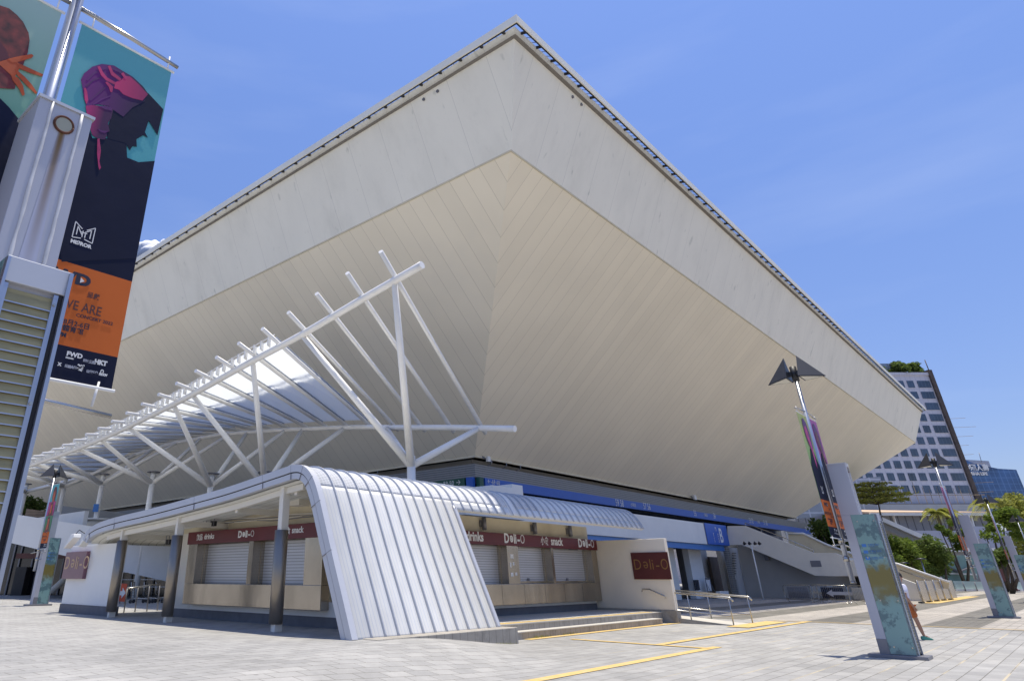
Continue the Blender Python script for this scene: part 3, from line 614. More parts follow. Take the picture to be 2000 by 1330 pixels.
# smooth the profile (centripetal resampling)
def chaikin(p, n=2):
    for _ in range(n):
        q = [p[0]]
        for a, b in zip(p, p[1:]): q += [(a[0]*.75+b[0]*.25, a[1]*.75+b[1]*.25), (a[0]*.25+b[0]*.75, a[1]*.25+b[1]*.75)]
        p = q+[p[-1]]
    return p
prof = chaikin(raw, 2)
def inset(p, d):
    out = []
    for i in range(len(p)):
        a = p[max(0, i-1)]; b = p[min(len(p)-1, i+1)]; tx_, tz_ = b[0]-a[0], b[1]-a[1]; l = math.hypot(tx_, tz_) or 1
        out.append((p[i][0]+tz_/l*d, p[i][1]-tx_/l*d))
    return out
# which side is inside: test
if inset(prof, .1)[len(prof)//2][1] > prof[len(prof)//2][1]: sgn = -1
else: sgn = 1
def ins(d): return inset(prof, sgn*d)
ZCUT = kr(869, 995, prof[[i for i, p in enumerate(prof) if p[1] > 3.4][0]][0])[1]
T0 = kr(965, 1221, 0)[0]+.15
lcut = min((p for p in prof[:len(prof)//3]), key=lambda p: abs(p[1]-ZCUT))[0]
TE = kr(1257, 1034, lcut)[0]
def shell(name, m, p0, p1, r_a, r_b, close=True, par=ki, smooth=True):
    """strip between two inset copies of the profile, swept from r_a to r_b"""
    mb = MB(); n = len(p0); va = []
    for rr in (r_a, r_b): va.append([[mb.b.verts.new(K(rr, l, z)) for l, z in pp] for pp in (p0, p1)])
    for i in range(n-1):
        f = mb.b.faces.new([va[0][0][i], va[0][0][i+1], va[1][0][i+1], va[1][0][i]]); f.smooth = smooth
        f = mb.b.faces.new([va[0][1][i], va[1][1][i], va[1][1][i+1], va[0][1][i+1]]); f.smooth = smooth
        mb.b.faces.new([va[0][0][i], va[0][1][i], va[0][1][i+1], va[0][0][i+1]]); mb.b.faces.new([va[1][0][i], va[1][0][i+1], va[1][1][i+1], va[1][1][i]])
    for i in (0, n-1): mb.b.faces.new([va[0][0][i], va[1][0][i], va[1][1][i], va[0][1][i]])
    return mb.build(name, m, par)
def sub(pp, a, b): return pp[a:b]
i_cut = [i for i, p in enumerate(prof) if p[1] >= ZCUT][0]
i_top = max(range(len(prof)), key=lambda i: prof[i][1])
i_pf0 = [i for i, p in enumerate(prof) if p[1] >= kl(622, 950)[1]][0]
RD = 8.5
P_, I1 = prof, ins(.10)
# roof skins: sloping wall, perforated bend, low roof
shell('sloping_panel', M['alu'], sub(P_, 0, i_pf0+1), sub(I1, 0, i_pf0+1), .12, T0)
shell('sloping_panel', M['alu'], sub(P_, i_cut, i_pf0+1), sub(I1, i_cut, i_pf0+1), T0, TE)
perf = mat('perforated_bend', (.74, .74, .73), .7, 0, var=.05)
lines(perf, (0, 0, 1), .045, .016, (.40, .40, .40), amt=.9); lines(perf, tuple(R), .11, .02, (.82, .82, .8), amt=.8)
shell('perforated_bend', perf, sub(P_, i_pf0, i_top+2), sub(I1, i_pf0, i_top+2), .12, kr(1045, 975, 1.6)[0])
shell('bend_panel', M['alu'], sub(P_, i_pf0, i_top+2), sub(I1, i_pf0, i_top+2), kr(1045, 975, 1.6)[0], TE)
i_bar = [i for i, p in enumerate(prof) if i > i_top and p[0] > prof[i_top][0]+2.4][0]
shell('roof_panel', M['alu'], sub(P_, i_top+1, len(prof)), sub(I1, i_top+1, len(prof)), .12, RD)
shell('roof_panel', M['alu'], sub(P_, i_top+1, i_bar), sub(I1, i_top+1, i_bar), RD, TE)
# front edge trims
shell('edge_trim', M['alutrim'], ins(-.03), ins(.16), -.06, .12, smooth=False)
shell('edge_gap', M['gap'], ins(.16), ins(.19), -.02, .10, smooth=False)
shell('edge_trim', M['alutrim'], ins(.19), ins(.34), -.04, .14, smooth=False)
soffm = mat('cream_metal_ceiling', (.66, .64, .56), .5, .1, var=.04); lines(soffm, tuple(R), .34, .035, (.3, .28, .22), amt=.7)
shell('ceiling', soffm, sub(ins(.36), i_top-6, len(prof)), sub(ins(.40), i_top-6, len(prof)), .14, RD-.05)
for kx in (10, 17, 24, 31, 38, 46, 54, 62, 70):
    if kx < len(prof)-1:
        a = ins(-.034)[kx]; b = ins(.345)[kx]; mb = MB(); e = .004
        mb.prism([K(-.063, a[0]-e, a[1]-e), K(-.063, a[0]+e, a[1]+e), K(-.063, b[0]+e, b[1]+e), K(-.063, b[0]-e, b[1]-e)], R*.03); mb.build('trim_joint', M['pdark'], ki)
# standing ribs
rp = ins(-.055); k = 0; r_ = .12+.43
while r_ < TE-.1:
    lo = 0 if r_ < T0-.02 else i_cut; hi = len(prof) if r_ < RD else i_bar
    shell('rib', M['alurib'], sub(rp, lo, hi), sub(P_, lo, hi), r_, r_+.032); r_ += .445; k += 1
shell('rib', M['alurib'], sub(rp, i_cut, i_bar), sub(P_, i_cut, i_bar), TE-.04, TE)
shell('panel_edge', M['alutrim'], sub(ins(-.05), 0, i_cut+2), sub(ins(.12), 0, i_cut+2), T0-.02, T0+.12)
shell('joint_cover', M['white'], sub(ins(-.02), i_cut, i_bar), sub(P_, i_cut, i_bar), kr(985, 965, 1.6)[0], kr(985, 965, 1.6)[0]+.42)
# bottom trough and concrete footing under the sloping panel
MB().prism([K(.2, .1, ZL-.3), K(T0-.2, .1, 0), K(T0-.2, .1, .42), K(.2, .1, ZL+.06)], L*.35).build('trough', M['greywall'], ki)
# ceiling beams and columns
def col(px, pb, pct, pcb, ptop):
    l, _ = kl(px, pb, .30); zc1 = kl(px, pct, .30)[1]; zc0 = kl(px, pcb, .30)[1]; zt_ = kl(px, ptop, .3)[1]
    c = thing('canopy_column', 'x', 'column', K(.3, l, ZL), 'kiosk columns')
    mb = MB(); n = 20; ring = [(math.cos(a)*.17, math.sin(a)*.20) for a in [i*2*math.pi/n for i in range(n)]]
    mb.prism([K(.3+x, l+y, zc0) for x, y in ring], Z*(zc1-zc0)); o = mb.build('steel_sleeve', M['sleeve'], c)
    for f in o.data.polygons: f.use_smooth = len(f.vertices) == 4
    mb = MB(); mb.box(K(.18, l-.13, ZL), R*.24, L*.12, Z*(zt_-ZL)); mb.box(K(.26, l-.01, ZL), R*.10, L*.16, Z*(zt_-ZL)); mb.build('post', M['offwhite'], c, bevel=.01)
    return c
c1 = col(537, 1236, 1036, 1218, 952); c1['label'] = 'steel-sleeved canopy column in front of the snack shutter, nearest the sloping panel'
c2 = col(325, 1213, 1047, 1203, 1006); c2['label'] = 'steel-sleeved canopy column standing left of the snack counter'
c3 = col(215, 1203, 1057, 1194, 1036); c3['label'] = 'steel-sleeved canopy column beside the detached white wall'
def zin(l, d=.42):
    pp = ins(d)[i_top-2:]
    for a, b in zip(pp, pp[1:]):
        if a[0] <= l <= b[0]: return a[1]+(b[1]-a[1])*(l-a[0])/max(b[0]-a[0], 1e-6)
    return pp[-1][1] if l > pp[-1][0] else pp[0][1]
for r_ in (.32, 3.2, 5.8): 
    pts = [(l_, zin(l_)) for l_ in [2.4+i*.5 for i in range(24)]]
    mb = MB()
    for a, b in zip(pts, pts[1:]): mb.prism([K(r_-.05, a[0], a[1]-.16), K(r_-.05, b[0], b[1]-.16), K(r_-.05, b[0], b[1]), K(r_-.05, a[0], a[1])], R*.1)
    mb.build('roof_beam', M['offwhite'], ki)
for l_ in (2.8, 5.6, 8.7, 12.7): z_ = zin(l_); MB().box(K(.35, l_-.06, z_-.24), L*.12, R*5.6, Z*.16).build('cross_beam', M['offwhite'], ki)

# counters
RW = 2.1; RF = RW-.32
lA, _ = kl(341, 1180, RW); LW = 2.3
zsb = kl(500, 1056, RF)[1]; zst = kl(500, 1029.5, RF)[1]
wl_top = 4.05
MB().prism([K(RW+.32, 4.0, ZL+.001), K(RW+.32, lA-.02, ZL+.001), K(RW+5.5, lA-.02, ZL+.001), K(16.5, 4.0, ZL+.001)], Z*(2.95)).build('core', M['cream'], ki)
def front_wall():
    o0, z0 = kl(377, 1139, RF); o1, z1 = kl(480, 1140, RF); o2, _ = kl(488.5, 1140, RF); o3, _ = kl(592, 1141, RF)
    e0, zb0 = kl(355.3, 1178.4, RF); e1, zb1 = kl(625.2, 1192.6, RF); zb = (zb0+zb1)/2
    zo = z0
    MB().box(K(RW, LW+.0, ZL), L*(lA-LW), R*.3, Z*(zb-ZL+.2)).build('wall', M['white'], ki)
    MB().box(K(RW-.012, LW, ZL+.001), L*(lA-LW+.02), R*.01, Z*.26).build('skirting', M['skirt'], ki)
    MB().box(K(RW, e0, ZL), L*(lA-e0), R*.3, Z*(zst-ZL)).build('wall', M['offwhite'], ki)
    MB().box(K(RW+.01, LW, zst-.05), L*(lA-LW), R*.28, Z*(3.75-zst)).build('wall', M['cream'], ki)
    m = M['steel']
    MB().box(K(RF, e1, zb), L*(e0-e1), R*.31, Z*(zo-zb)).build('counter_front', m, ki, bevel=.012)
    MB().box(K(RF, e1, zo+.002), L*(o3-e1), R*.31, Z*(zsb-zo)).build('frame_panel', m, ki)
    MB().box(K(RF, o2, zo+.002), L*(o1-o2), R*.31, Z*(zsb-zo)).build('pillar', m, ki) if o1 > o2 else MB().box(K(RF, o1, zo+.002), L*(o2-o1), R*.31, Z*(zsb-zo)).build('pillar', m, ki)
    MB().box(K(RF, o0, zo+.002), L*(e0-o0), R*.31, Z*(zsb-zo)).build('frame_panel', m, ki)
    for a, b in ((o0, o1), (o2, o3)): MB().box(K(RW+.12, min(a, b), zo+.002), L*abs(b-a), R*.08, Z*(zsb-zo)).build('shutter', M['shutter'], ki)
    for s in (o0, o2): MB().box(K(RF+.31, s-.02, zo+.002), L*.03, R*.2, Z*(zsb-zo)).build('reveal', m, ki)
    return e0, e1
e0, e1 = front_wall()
sb = thing('sign_band', 'long dark red fascia sign over the front shutters facing left', 'sign', K(RF, 6, zst))
ls0 = kl(367, 1050, RF-.03)[0]; ls1 = kl(624, 1035, RF-.03)[0]
MB().box(K(RF-.03, ls1-.9, zsb+.004), L*(ls0-ls1+.9), R*.2, Z*(zst-zsb)).build('board', M['red'], sb, bevel=.01)
def deli(size, org, xd, par, m, sx=1.0, bold=.012, m2=None, gap=0):
    # 'D', an upturned 'e', 'li-' and a thin 'O'
    text('D', size, m, org, xd, Z, par, sx=sx, bold=bold); w1 = size*.80*sx
    text('e', size, m, org+xd*(w1+size*.55*sx)+Z*size*.50, -xd, -Z, par, sx=sx, bold=bold) if False else text('e', size, m, org+xd*(w1+size*.56*sx)+Z*size*.53, -xd, -Z, par, sx=sx, bold=bold)
    text('li', size, m, org+xd*(w1+size*.62*sx), xd, Z, par, sx=sx, bold=bold); text('-', size, m, org+xd*(w1+size*1.17*sx), xd, Z, par, sx=sx*1.25, bold=bold)
    text('O', size, m2 or m, org+xd*(w1+size*1.62*sx), xd, Z, par, sx=sx*.85, bold=min(bold, -.004))
def ft(s, px, py, size, sx=1.0, m='letter', b=.004): l_, z_ = kl(px, py, RF-.035); text(s, size, M[m], K(RF-.033, l_, z_), -L, Z, sb, sx=sx, bold=b)
ft('飲品', 383.5, 1054, .215, .92); ft('drinks', 398.5, 1052.5, .24, 1.05, b=.006); l_, z_ = kl(464.5, 1049.5, RF-.035); deli(.28, K(RF-.033, l_, z_), -L, sb, M['letter'], 1.03, .010)
ft('小', 549, 1042.5, .215, .9); ft('食', 559.0, 1041.8, .215, .9); ft('snack', 570, 1040.5, .24, 1.0, b=.006)

# right-hand counter on the stepped landing
LC = 3.55; LF = LC-.32
zl = ZL
rs = lambda px, py, l=None: kr(px, py, LF if l is None else l)
zbR = rs(1060, 1178)[1]; zoR = rs(1060, 1139)[1]; zsbR = (rs(1000, 1066.5)[1]+rs(1150, 1073)[1])/2; zstR = (rs(900, 1035.5)[1]+rs(1150, 1053.5)[1])/2
RE = rs(1176.7, 1172)[0]; RSW = kr(1172, 1189, LC)[0]
MB().box(K(4.2, LC, zl), R*(RSW-4.2+.05), L*.3, Z*(zoR-zl-.01)).build('wall', M['white'], ki)
zcr = (rs(1158, 1026.5)[1]+rs(1153, 1000)[1])/2
MB().box(K(4.2, LC-.015, zstR+.003), R*(rs(1156, 1020)[0]-4.2), L*.3, Z*(rs(1158, 1020)[1]*0+3.62-zstR)).build('upper_wall', M['cream'], ki)
MB().box(K(4.2, LC-.012, zl), R*(RSW-4.2), L*.011, Z*.24).build('skirting', M['skirt'], ki)
m = M['steel']
MB().box(K(4.3, LF, zbR), R*(RE-4.3), L*.33, Z*(zoR-zbR)).build('counter_front', m, ki, bevel=.012)
o_ = [rs(x, 1102)[0] for x in (992, 1014, 1078.5, 1083, 1157.7)]
for a, b in ((o_[0], o_[1]), (o_[2], o_[3]), (o_[4], RE)): MB().box(K(a, LF, zoR+.002), R*(b-a), L*.33, Z*(zsbR-zoR)).build('pillar', m, ki)
for a, b in ((4.4, o_[0]), (o_[1], o_[2]), (o_[3], o_[4])):
    MB().box(K(a, LC+.11, zoR+.002), R*(b-a), L*.08, Z*(zsbR-zoR)).build('shutter', M['shutter'], ki)
for a in (o_[0], o_[2], o_[4]): MB().box(K(a-.03, LF+.33, zoR+.002), R*.03, L*.1, Z*(zsbR-zoR)).build('reveal', m, ki)
for dx_, dz_, w_, h_ in ((.12, .55, .10, .16), (.30, .62, .12, .10), (.14, .25, .16, .12), (.42, .28, .13, .1), (.2, .85, .2, .14)): MB().box(K(o_[0]+dx_, LF-.006, zoR+dz_), R*w_, L*.004, Z*h_).build('sticker', M['letter'], ki)
for a, b in ((o_[1], o_[2]), (o_[3], o_[4])): MB().box(K(a+.01, LC+.09, zoR+.01), R*(b-a-.02), L*.02, Z*.07).build('shutter_bottom_rail', M['steel'], ki); MB().box(K((a+b)/2-.06, LC+.06, zoR+.09), R*.12, L*.03, Z*.09).build('lock', M['pdark'], ki)
for kx_ in range(9): MB().box(K(4.6+kx_*1.42, LF-.003, zbR+.01), R*.008, L*.01, Z*(zoR-zbR-.02)).build('panel_joint', M['gap'], ki)
sr = thing('sign_band', 'long dark red fascia sign over the shutters right of the sloping panel', 'sign', K(9, LF, zstR))
MB().box(K(4.3, LF-.04, zsbR+.004), R*(rs(1166.5, 1064)[0]-4.3), L*.2, Z*(zstR-zsbR)).build('board', M['red'], sr, bevel=.01)
def rt(s, px, py, size, sx=1.0, b=.004): r_, z_ = kr(px, py, LF-.045); text(s, size, M['letter'], K(r_, LF-.043, z_), R, Z, sr, sx=sx, bold=b)
rt('飲品', 884, 1053, .38, .9); rt('drinks', 911, 1054.5, .42, .95, .012); r_, z_ = kr(985, 1059, LF-.045); deli(.46, K(r_, LF-.043, z_), R, sr, M['letter'], .95, .014)
rt('小食', 1056.5, 1062, .34, .85); rt('snack', 1076.5, 1063.5, .42, .95, .01); r_, z_ = kr(1130, 1067.5, LF-.045); deli(.46, K(r_, LF-.043, z_), R, sr, M['letter'], .95, .014)
labs = ['cylinder wall light above the word Deli-O, first from the sloping panel', 'cylinder wall light above the word snack, second from the sloping panel', 'cylinder wall light at the right end of the cream wall over the kiosk sign']
for (px, py), lb in zip(((944, 1022), (1043, 1031), (1112, 1037)), labs):
    r_, z_ = kr(px, py, LC-.12); t = thing('wall_light', lb, 'wall light', K(r_, LC-.12, z_), 'cylinder wall lights')
    MB().tube(K(r_, LC-.16, z_-.21), K(r_, LC-.16, z_+.21), .085, n=16).build('cylinder', M['pdark'], t); MB().box(K(r_-.12, LC-.10, z_-.12), R*.1, L*.085, Z*.24).build('bracket', M['pdark'], t)
    MB().tube(K(r_, LC-.16, z_-.225), K(r_, LC-.16, z_-.212), .07, n=16).build('lens', M['lampglass'], t)
# landing, steps, plinth
LS = .35; rA, rB = T0-.05, kr(1276, 1205, .8)[0]
ld = thing('landing_steps', 'stone landing with two long steps in front of the right-hand counter', 'steps', K(9, .8, 0))
MB().box(K(T0+.15, LS+.38, 0), R*(RSW-T0-.15), L*(LC-LS-.38), Z*(ZL-.03)).build('landing', M['stone'], ld)
MB().box(K(T0+.15, LS+.36, ZL-.03), R*(RSW-T0-.16), L*(LC-LS-.36), Z*.03).build('landing_top', M['tread'], ld)
MB().box(K(T0+.05, LS, 0), R*(kr(1294, 1214, LS)[0]-T0-.05), L*.4, Z*.17).build('step', M['stone'], ld)
MB().box(K(T0+.05, LS-.02, .17), R*(kr(1294, 1214, LS)[0]-T0-.05), L*.4, Z*.025).build('tread', M['tread'], ld)
MB().box(K(T0+.3, LS+.45, ZL+.001), R*(RSW-T0-1.2), L*.3, Z*.006).build('tactile_edge', M['yellow'], ld)
pe = kr(1012.6, 1245, -.45)[0]
t = tag(MB().prism([K(.3, -.45, -.02), K(pe, -.45, -.02), K(pe, -.45, .405), K(.3, -.45, .40)], L*.55).build('stone_plinth', M['stone'], bevel=.015), 'wedge-shaped stone plinth at the foot of the ribbed panel', 'plinth')
MB().box(K(pe-1.0, .10, .0), R*1.0, L*.28, Z*.39).build('plinth_return', M['stone'], ld)
# weeds at the plinth and step joints
mb = MB()
for c_, n_ in ((K(pe-.9, -.5, .02), 60), (K(pe+.1, LS-.06, .01), 90), (K(pe+2.2, LS-.06, .01), 60), (K(pe-2.6, -.5, .06), 40), (K(pe+3.9, LS-.05, 0), 40)):
    for i in range(n_):
        a = c_+R*random.gauss(0, .28)+L*random.uniform(-.03, .03); d = V((random.gauss(0, .03), random.gauss(0, .03), random.uniform(.03, .10))); s = X*.006
        mb.poly([a-s, a+s, a+d])
tag(mb.build('weeds', M['leaf3'], recalc=False, kind='stuff'), 'sparse weeds growing in the step joints', 'weeds')

# side wall with the big sign, and its handrail
oe, _ = kr(1316, 1216, 0)
tw = .28; lO = (gz(1330, 1216)-K(0, 0, 0)).dot(L); R1 = (gz(1330, 1216)-K(0, 0, 0)).dot(R)-tw
zT = onp(1303, 1051, K(R1, 0, 0), R).z; zT2 = onp(1166, 1055, K(R1, 0, 0), R).z; zTm = (zT+zT2)/2
sw = thing('side_wall', 'cream rendered wall closing the right end of the kiosk landing', 'wall', K(R1, 1.5, 0))
MB().box(K(R1, lO, .45), L*(LC+.6-lO), R*tw, Z*(zTm-.45)).build('wall', M['render'], sw, bevel=.015)
MB().box(K(R1-.03, lO-.05, 0), L*(LC+.6-lO), R*(tw+.06), Z*.45).build('base_course', M['stone'], sw, bevel=.015)
A_ = onp(1231, 1079, K(R1-.05, 0, 0), R); B2 = onp(1312, 1131, K(R1-.05, 0, 0), R); la, lb = [(p-K(0, 0, 0)).dot(L) for p in (A_, B2)]
ds = thing('wall_sign', 'dark red sign reading Deli-O in thin brass letters on the side wall', 'sign', K(R1-.05, lb, B2.z))
MB().box(K(R1-.05, lb, B2.z), L*(la-lb), R*.045, Z*(A_.z-B2.z)).build('board', M['redside'], ds, bevel=.005)
deli((la-lb)*.36, K(R1-.053, la-.06, B2.z+(A_.z-B2.z)*.36), -L, ds, M['brass'], .84, -.004)
h = [onp(x, y, K(R1-.12, 0, 0), R) for x, y in ((1254, 1155), (1254, 1150), (1268, 1150), (1298, 1163), (1300, 1168))]
hr = tag(MB().path(h, .025).build('wall_handrail', M['steelclean']), 'short steel handrail fixed to the side wall under the Deli-O sign', 'handrail')

# access ramp with two handrails
r_n = (gz(1435, 1221)-K(0, 0, 0)).dot(R); r_f = (gz(1472, 1217)-K(0, 0, 0)).dot(R); l_n = (gz(1435, 1221)-K(0, 0, 0)).dot(L); l_f = (gz(1472, 1217)-K(0, 0, 0)).dot(L)
rm = thing('access_ramp', 'sloping access ramp with twin steel handrails beside the kiosk side wall', 'ramp', K((r_n+r_f)/2, 0, 0))
MB().prism([K(r_n, l_n, .01), K(r_n, 4.2, .01), K(r_n, 4.2, .42), ], R*(r_f-r_n)).build('ramp_slab', M['tread'], rm)
MB().prism([K(r_n-.12, l_n+.3, 0), K(r_n-.12, 4.2, 0), K(r_n-.12, 4.2, .50), K(r_n-.12, l_n+.3, .03)], R*.115).build('kerb', M['stone'], rm)
for nm, rr, l0_, off in (('rail_a', r_n, l_n, 0), ('rail_b', r_f, l_f, 0)):
    zr = lambda l_: .92+max(0, (l_-l_n))*.068
    MB().path([K(rr, l0_-.12, .80), K(rr, l0_-.05, .90), K(rr, l0_, zr(l0_)), K(rr, 4.0, zr(4.0))], .035).build('handrail', M['steelclean'], rm)
    MB().path([K(rr, l0_, zr(l0_)-.62), K(rr, 4.0, zr(4.0)-.62)], .022).build('lower_rail', M['steelclean'], rm)
    for k in range(4): l_ = l0_+.03+k*1.55; MB().tube(K(rr, l_, 0), K(rr, l_, zr(l_)), .024).build('rail_post', M['steelclean'], rm)

# detached wall with the second Deli-O sign, left
RD_ = .55; lW0 = (gz(118, 1197, ZL)-K(0, 0, 0)).dot(L); lW1 = kl(212, 1200, RD_)[0]; lW0 = kl(116, 1196, RD_)[0]
zW = kl(200, 1062, RD_)[1]
dw = thing('side_wall', 'detached white rendered wall at the left end of the kiosk canopy', 'wall', K(RD_, (lW0+lW1)/2, ZL))
MB().box(K(RD_, lW1, ZL+.3), L*(lW0-lW1), R*.3, Z*(zW-ZL-.3)).build('wall', M['white'], dw, bevel=.01)
MB().box(K(RD_-.03, lW1-.02, ZL), L*(lW0-lW1+.05), R*.36, Z*.299).build('base_course', M['skirt'], dw)
A_ = onp(130, 1078, K(RD_-.15, 0, 0), R); B2 = onp(160, 1130, K(RD_-.15, 0, 0), R); la, lb = [(p-K(0, 0, 0)).dot(L) for p in (A_, B2)]
ds = thing('wall_sign', 'small faded purple-red Deli-O sign on the detached white wall', 'sign', K(RD_-.15, lb, B2.z))
MB().box(K(RD_-.15, lb, B2.z), L*(la-lb), R*.14, Z*(A_.z-B2.z)).build('board', mat('faded_purple_sign', (.19, .09, .12), .3, var=.15, scale=2), ds, bevel=.005)
deli((la-lb)*.335, K(RD_-.153, la-.03, B2.z+(A_.z-B2.z)*.36), -L, ds, mat('faded_gold_letter', (.5, .34, .2), .5), 1.12, .003)
for i, (x0, y0, lbl) in enumerate(((124, 1071, 'white box floodlight on a black arm over the left edge of the small sign'), (152, 1068, 'white box floodlight on a black arm over the right edge of the small sign'))):
    q = onp(x0, y0, K(RD_-.6, 0, 0), R); t = thing('sign_floodlight', lbl, 'floodlight', q, 'floodlights over the small sign')
    mb = MB(); mb.prism([q, q-L*.75+Z*.38, q-L*.72+Z*.52, q-L*.45+Z*.5, q+Z*.04], R*.3); mb.build('housing', M['white'], t, bevel=.02)
    MB().path([q-L*.4+Z*.45+R*.15, q-L*.45+Z*.68+R*.3, q-L*.75+Z*.45+R*.6], .018).build('arm', M['black'], t)

# kiosk details: twin floodlights, boxes, cables
def kf(px, py, r, name, lab, sz=.2):
    l_, z_ = kl(px, py, r); q = K(r, l_, z_); t = thing('floodlight', lab, 'floodlight', q, 'black floodlights over the kiosk sign')
    MB().box(q-L*sz/2, L*sz, R*.12, Z*sz*.8).build('housing', M['black'], t, bevel=.01)
    MB().path([q+L*sz/2+Z*.02, q+L*sz/2+Z*.3, q-L*sz/2+Z*.3, q-L*sz/2+Z*.02], .012).build('bracket', M['pdark'], t)
kf(399, 1030, RF-.35, 'a', 'black floodlight hanging over the word drinks, left of a pair'); kf(414, 1027, RF-.35, 'b', 'black floodlight hanging over the word drinks, right of a pair'); kf(326, 1063, RW-.3, 'c', 'black floodlight on the corner of the counter wall behind the second column', .22)
l_, z_ = kl(596, 985, RW-.05); MB().box(K(RW-.45, l_-.2, z_-.05), L*.5, R*.45, Z*.45).build('cable_box', M['offwhite'], ki, bevel=.02)
l_, z_ = kl(612, 978, RW-.4); MB().prism([K(RW-.6, l_-.35, z_), K(RW-.6, l_-.05, z_), K(RW-.6, l_+.12, z_+.5), K(RW-.6, l_-.1, z_+.62)], R*.1).build('speaker_panel', M['black'], ki)
for i in range(4):
    pts = [kl(370+(620-370)*k/8, 1027-i*2.5-(1027-1007)*k/8+random.uniform(-2, 2), RF+.1) for k in range(9)]
    MB().path([K(RW-.15, a, b) for a, b in pts], .014, 6).build('cable', M['offwhite' if i % 2 else 'pdark'], ki)

# ================= TUBE CANOPY =================
Y0 = 23.0; TS = .71
outp = [(763.5,548.6),(704,584.7),(650,620.8),(595.7,653),(547,680),(500.5,703),(459,727),(419.7,750),(380,770.7),(344.5,789.5),(310.7,804.5),(280.6,819.5),(250.5,834.6),(224,846),(201.6,857),(179,866.5),(156.5,876),(139.6,883.5),(121,891),(104,896.6)]
def uv(px, py): d = ray(px, py); return d.x/d.y, d.z/d.y
hk = [uv(*p)[1]*(1+.06*k) for k, p in enumerate(outp)]
hs = [hk[0]]+[(hk[k-1]+2*hk[k]+hk[k+1])/4 for k in range(1, 19)]+[hk[19]]
def OUT(k):
    kk = min(max(k, 0), 18.999); i = int(kk); h = hs[i]*(1-kk+i)+hs[i+1]*(kk-i)
    if k > 19: h = hs[19]-.001*(k-19)
    if k < 0: h = hs[0]+k*(hs[1]-hs[0])
    return EYE+V(((.011-.057*k)*Y0, (1+.06*k)*Y0, h*Y0))
inp = []
for p in ((936.8, 836), (873.6, 835), (814, 835), (759, 835), (716.6, 834), (662, 835), (545.6, 840), (434.7, 847.7), (340.8, 864.7), (265.6, 887), (201.7, 921), (152.8, 940), (62, 972)):
    u, v = uv(*p); k = (.18-1.297*u)/(.057+.06*u); inp.append((k, v*(1.297+.06*k)))
def INN(k):
    if k <= inp[0][0]: h = inp[0][1]+k*.0131
    elif k >= inp[-1][0]: h = inp[-1][1]
    else:
        for (a, ha), (b, hb) in zip(inp, inp[1:]):
            if a <= k <= b: s = (k-a)/(b-a); h = ha*(1-s)+hb*s; break
    return EYE+V(((.18-.057*k)*Y0, (1.297+.06*k)*Y0, h*Y0))
tcn = thing('tube_canopy', 'sweeping canopy of white steel tubes on branching columns, partly glazed', 'canopy', (0, 38, 0))
MB().path([OUT(-.78)]+[OUT(k*.5) for k in range(-1, 54)], .21*TS, 16).build('outer_chord', M['tube'], tcn)
MB().path([INN(k*.5-1.0) for k in range(0, 54)], .19*TS, 16).build('inner_chord', M['tube'], tcn)
# square off the near ends past the last purlin
for k in range(25):
    a, b = OUT(k), INN(k); d = (b-a).normalized(); up = Z*.25
    MB().tube(a+up-d*1.18, b+up*.9+d*.72, .135*TS, n=12).build('purlin', M['tube'], tcn)
    if k < 20: MB().tube(a, a+up, .06).build('saddle', M['tube'], tcn)
for k in range(4, 24):
    a, b, c_, d_ = OUT(k), INN(k), INN(k+1), OUT(k+1); n = (b-a).cross(d_-a).normalized(); n = n if n.z > 0 else -n
    up = n*.42; e = (b-a).normalized()*.25
    MB().prism([a+up-e, b+up, c_+up, d_+up-e], n*.03).build('glass_panel', M['glaze'], tcn)
    MB().prism([a+up*.93-e, b+up*.93, b+up*.93+(d_-a)*.03, a+up*.93+(d_-a)*.03-e], n*.05).build('glazing_bar', M['pole'], tcn)
rl_ = MB(); rl_.path([OUT(k*.5)+Z*.46-(INN(k*.5)-OUT(k*.5)).normalized()*.3 for k in range(8, 50)], .03, 6); rl_.build('gutter_rail', M['tube'], tcn)
for k in range(4, 24):
    for j in (.2, .5, .8):
        a = OUT(k+j); e = (INN(k+j)-a).normalized(); mb = MB(); mb.box(a-e*.4+Z*.05, e*.22, (OUT(k+1)-OUT(k)).normalized()*.05, Z*.40); mb.build('glazing_clip', M['tube'], tcn)
nodes_ = [(803, 905), (518, 946), (412, 946), (297.5, 940), (200, 942), (126, 948), (50, 958)]
outs = [(0, 3.05), (5.05, 8.0), (9.05, 12.0), (14.1, 16.05), (18.1, 20.5), (22, 23.5), (24.5, 25.5)]
ins_ = [(0.02, 3.2), (4.95, 7.0), (7.9, 10.2), (11.3, 13.4), (15.3, 17.4), (19, 21), (22.5, 24)]
for i, ((px, py), oo, ii) in enumerate(zip(nodes_, outs, ins_)):
    u, v = uv(px, py); k = (.1284-1.15*u)/(.057+.06*u); yy = (1.15+.06*k)*Y0; nd = EYE+V((u*yy, yy, v*yy))
    MB().tube((nd.x, nd.y, 0), nd+Z*.3, .27*TS, .25*TS, 20).build('column', M['tube'], tcn)
    for k_ in oo: MB().tube(nd-Z*.1, OUT(k_), .24*TS, .17*TS, 14).build('strut', M['tube'], tcn)
    for k_ in ii: MB().tube(nd-Z*.1, INN(k_), .22*TS, .16*TS, 14).build('strut', M['tube'], tcn)
    if i: MB().tube(nd+Z*.57, nd+Z*.63, .42, n=18).build('collar_plate', M['pdark'], tcn); MB().tube(nd+Z*.1, nd+Z*.57, .17, n=14).build('collar_neck', M['tube'], tcn)
    if i in (4, 5): q = V((nd.x, nd.y, 0)); 
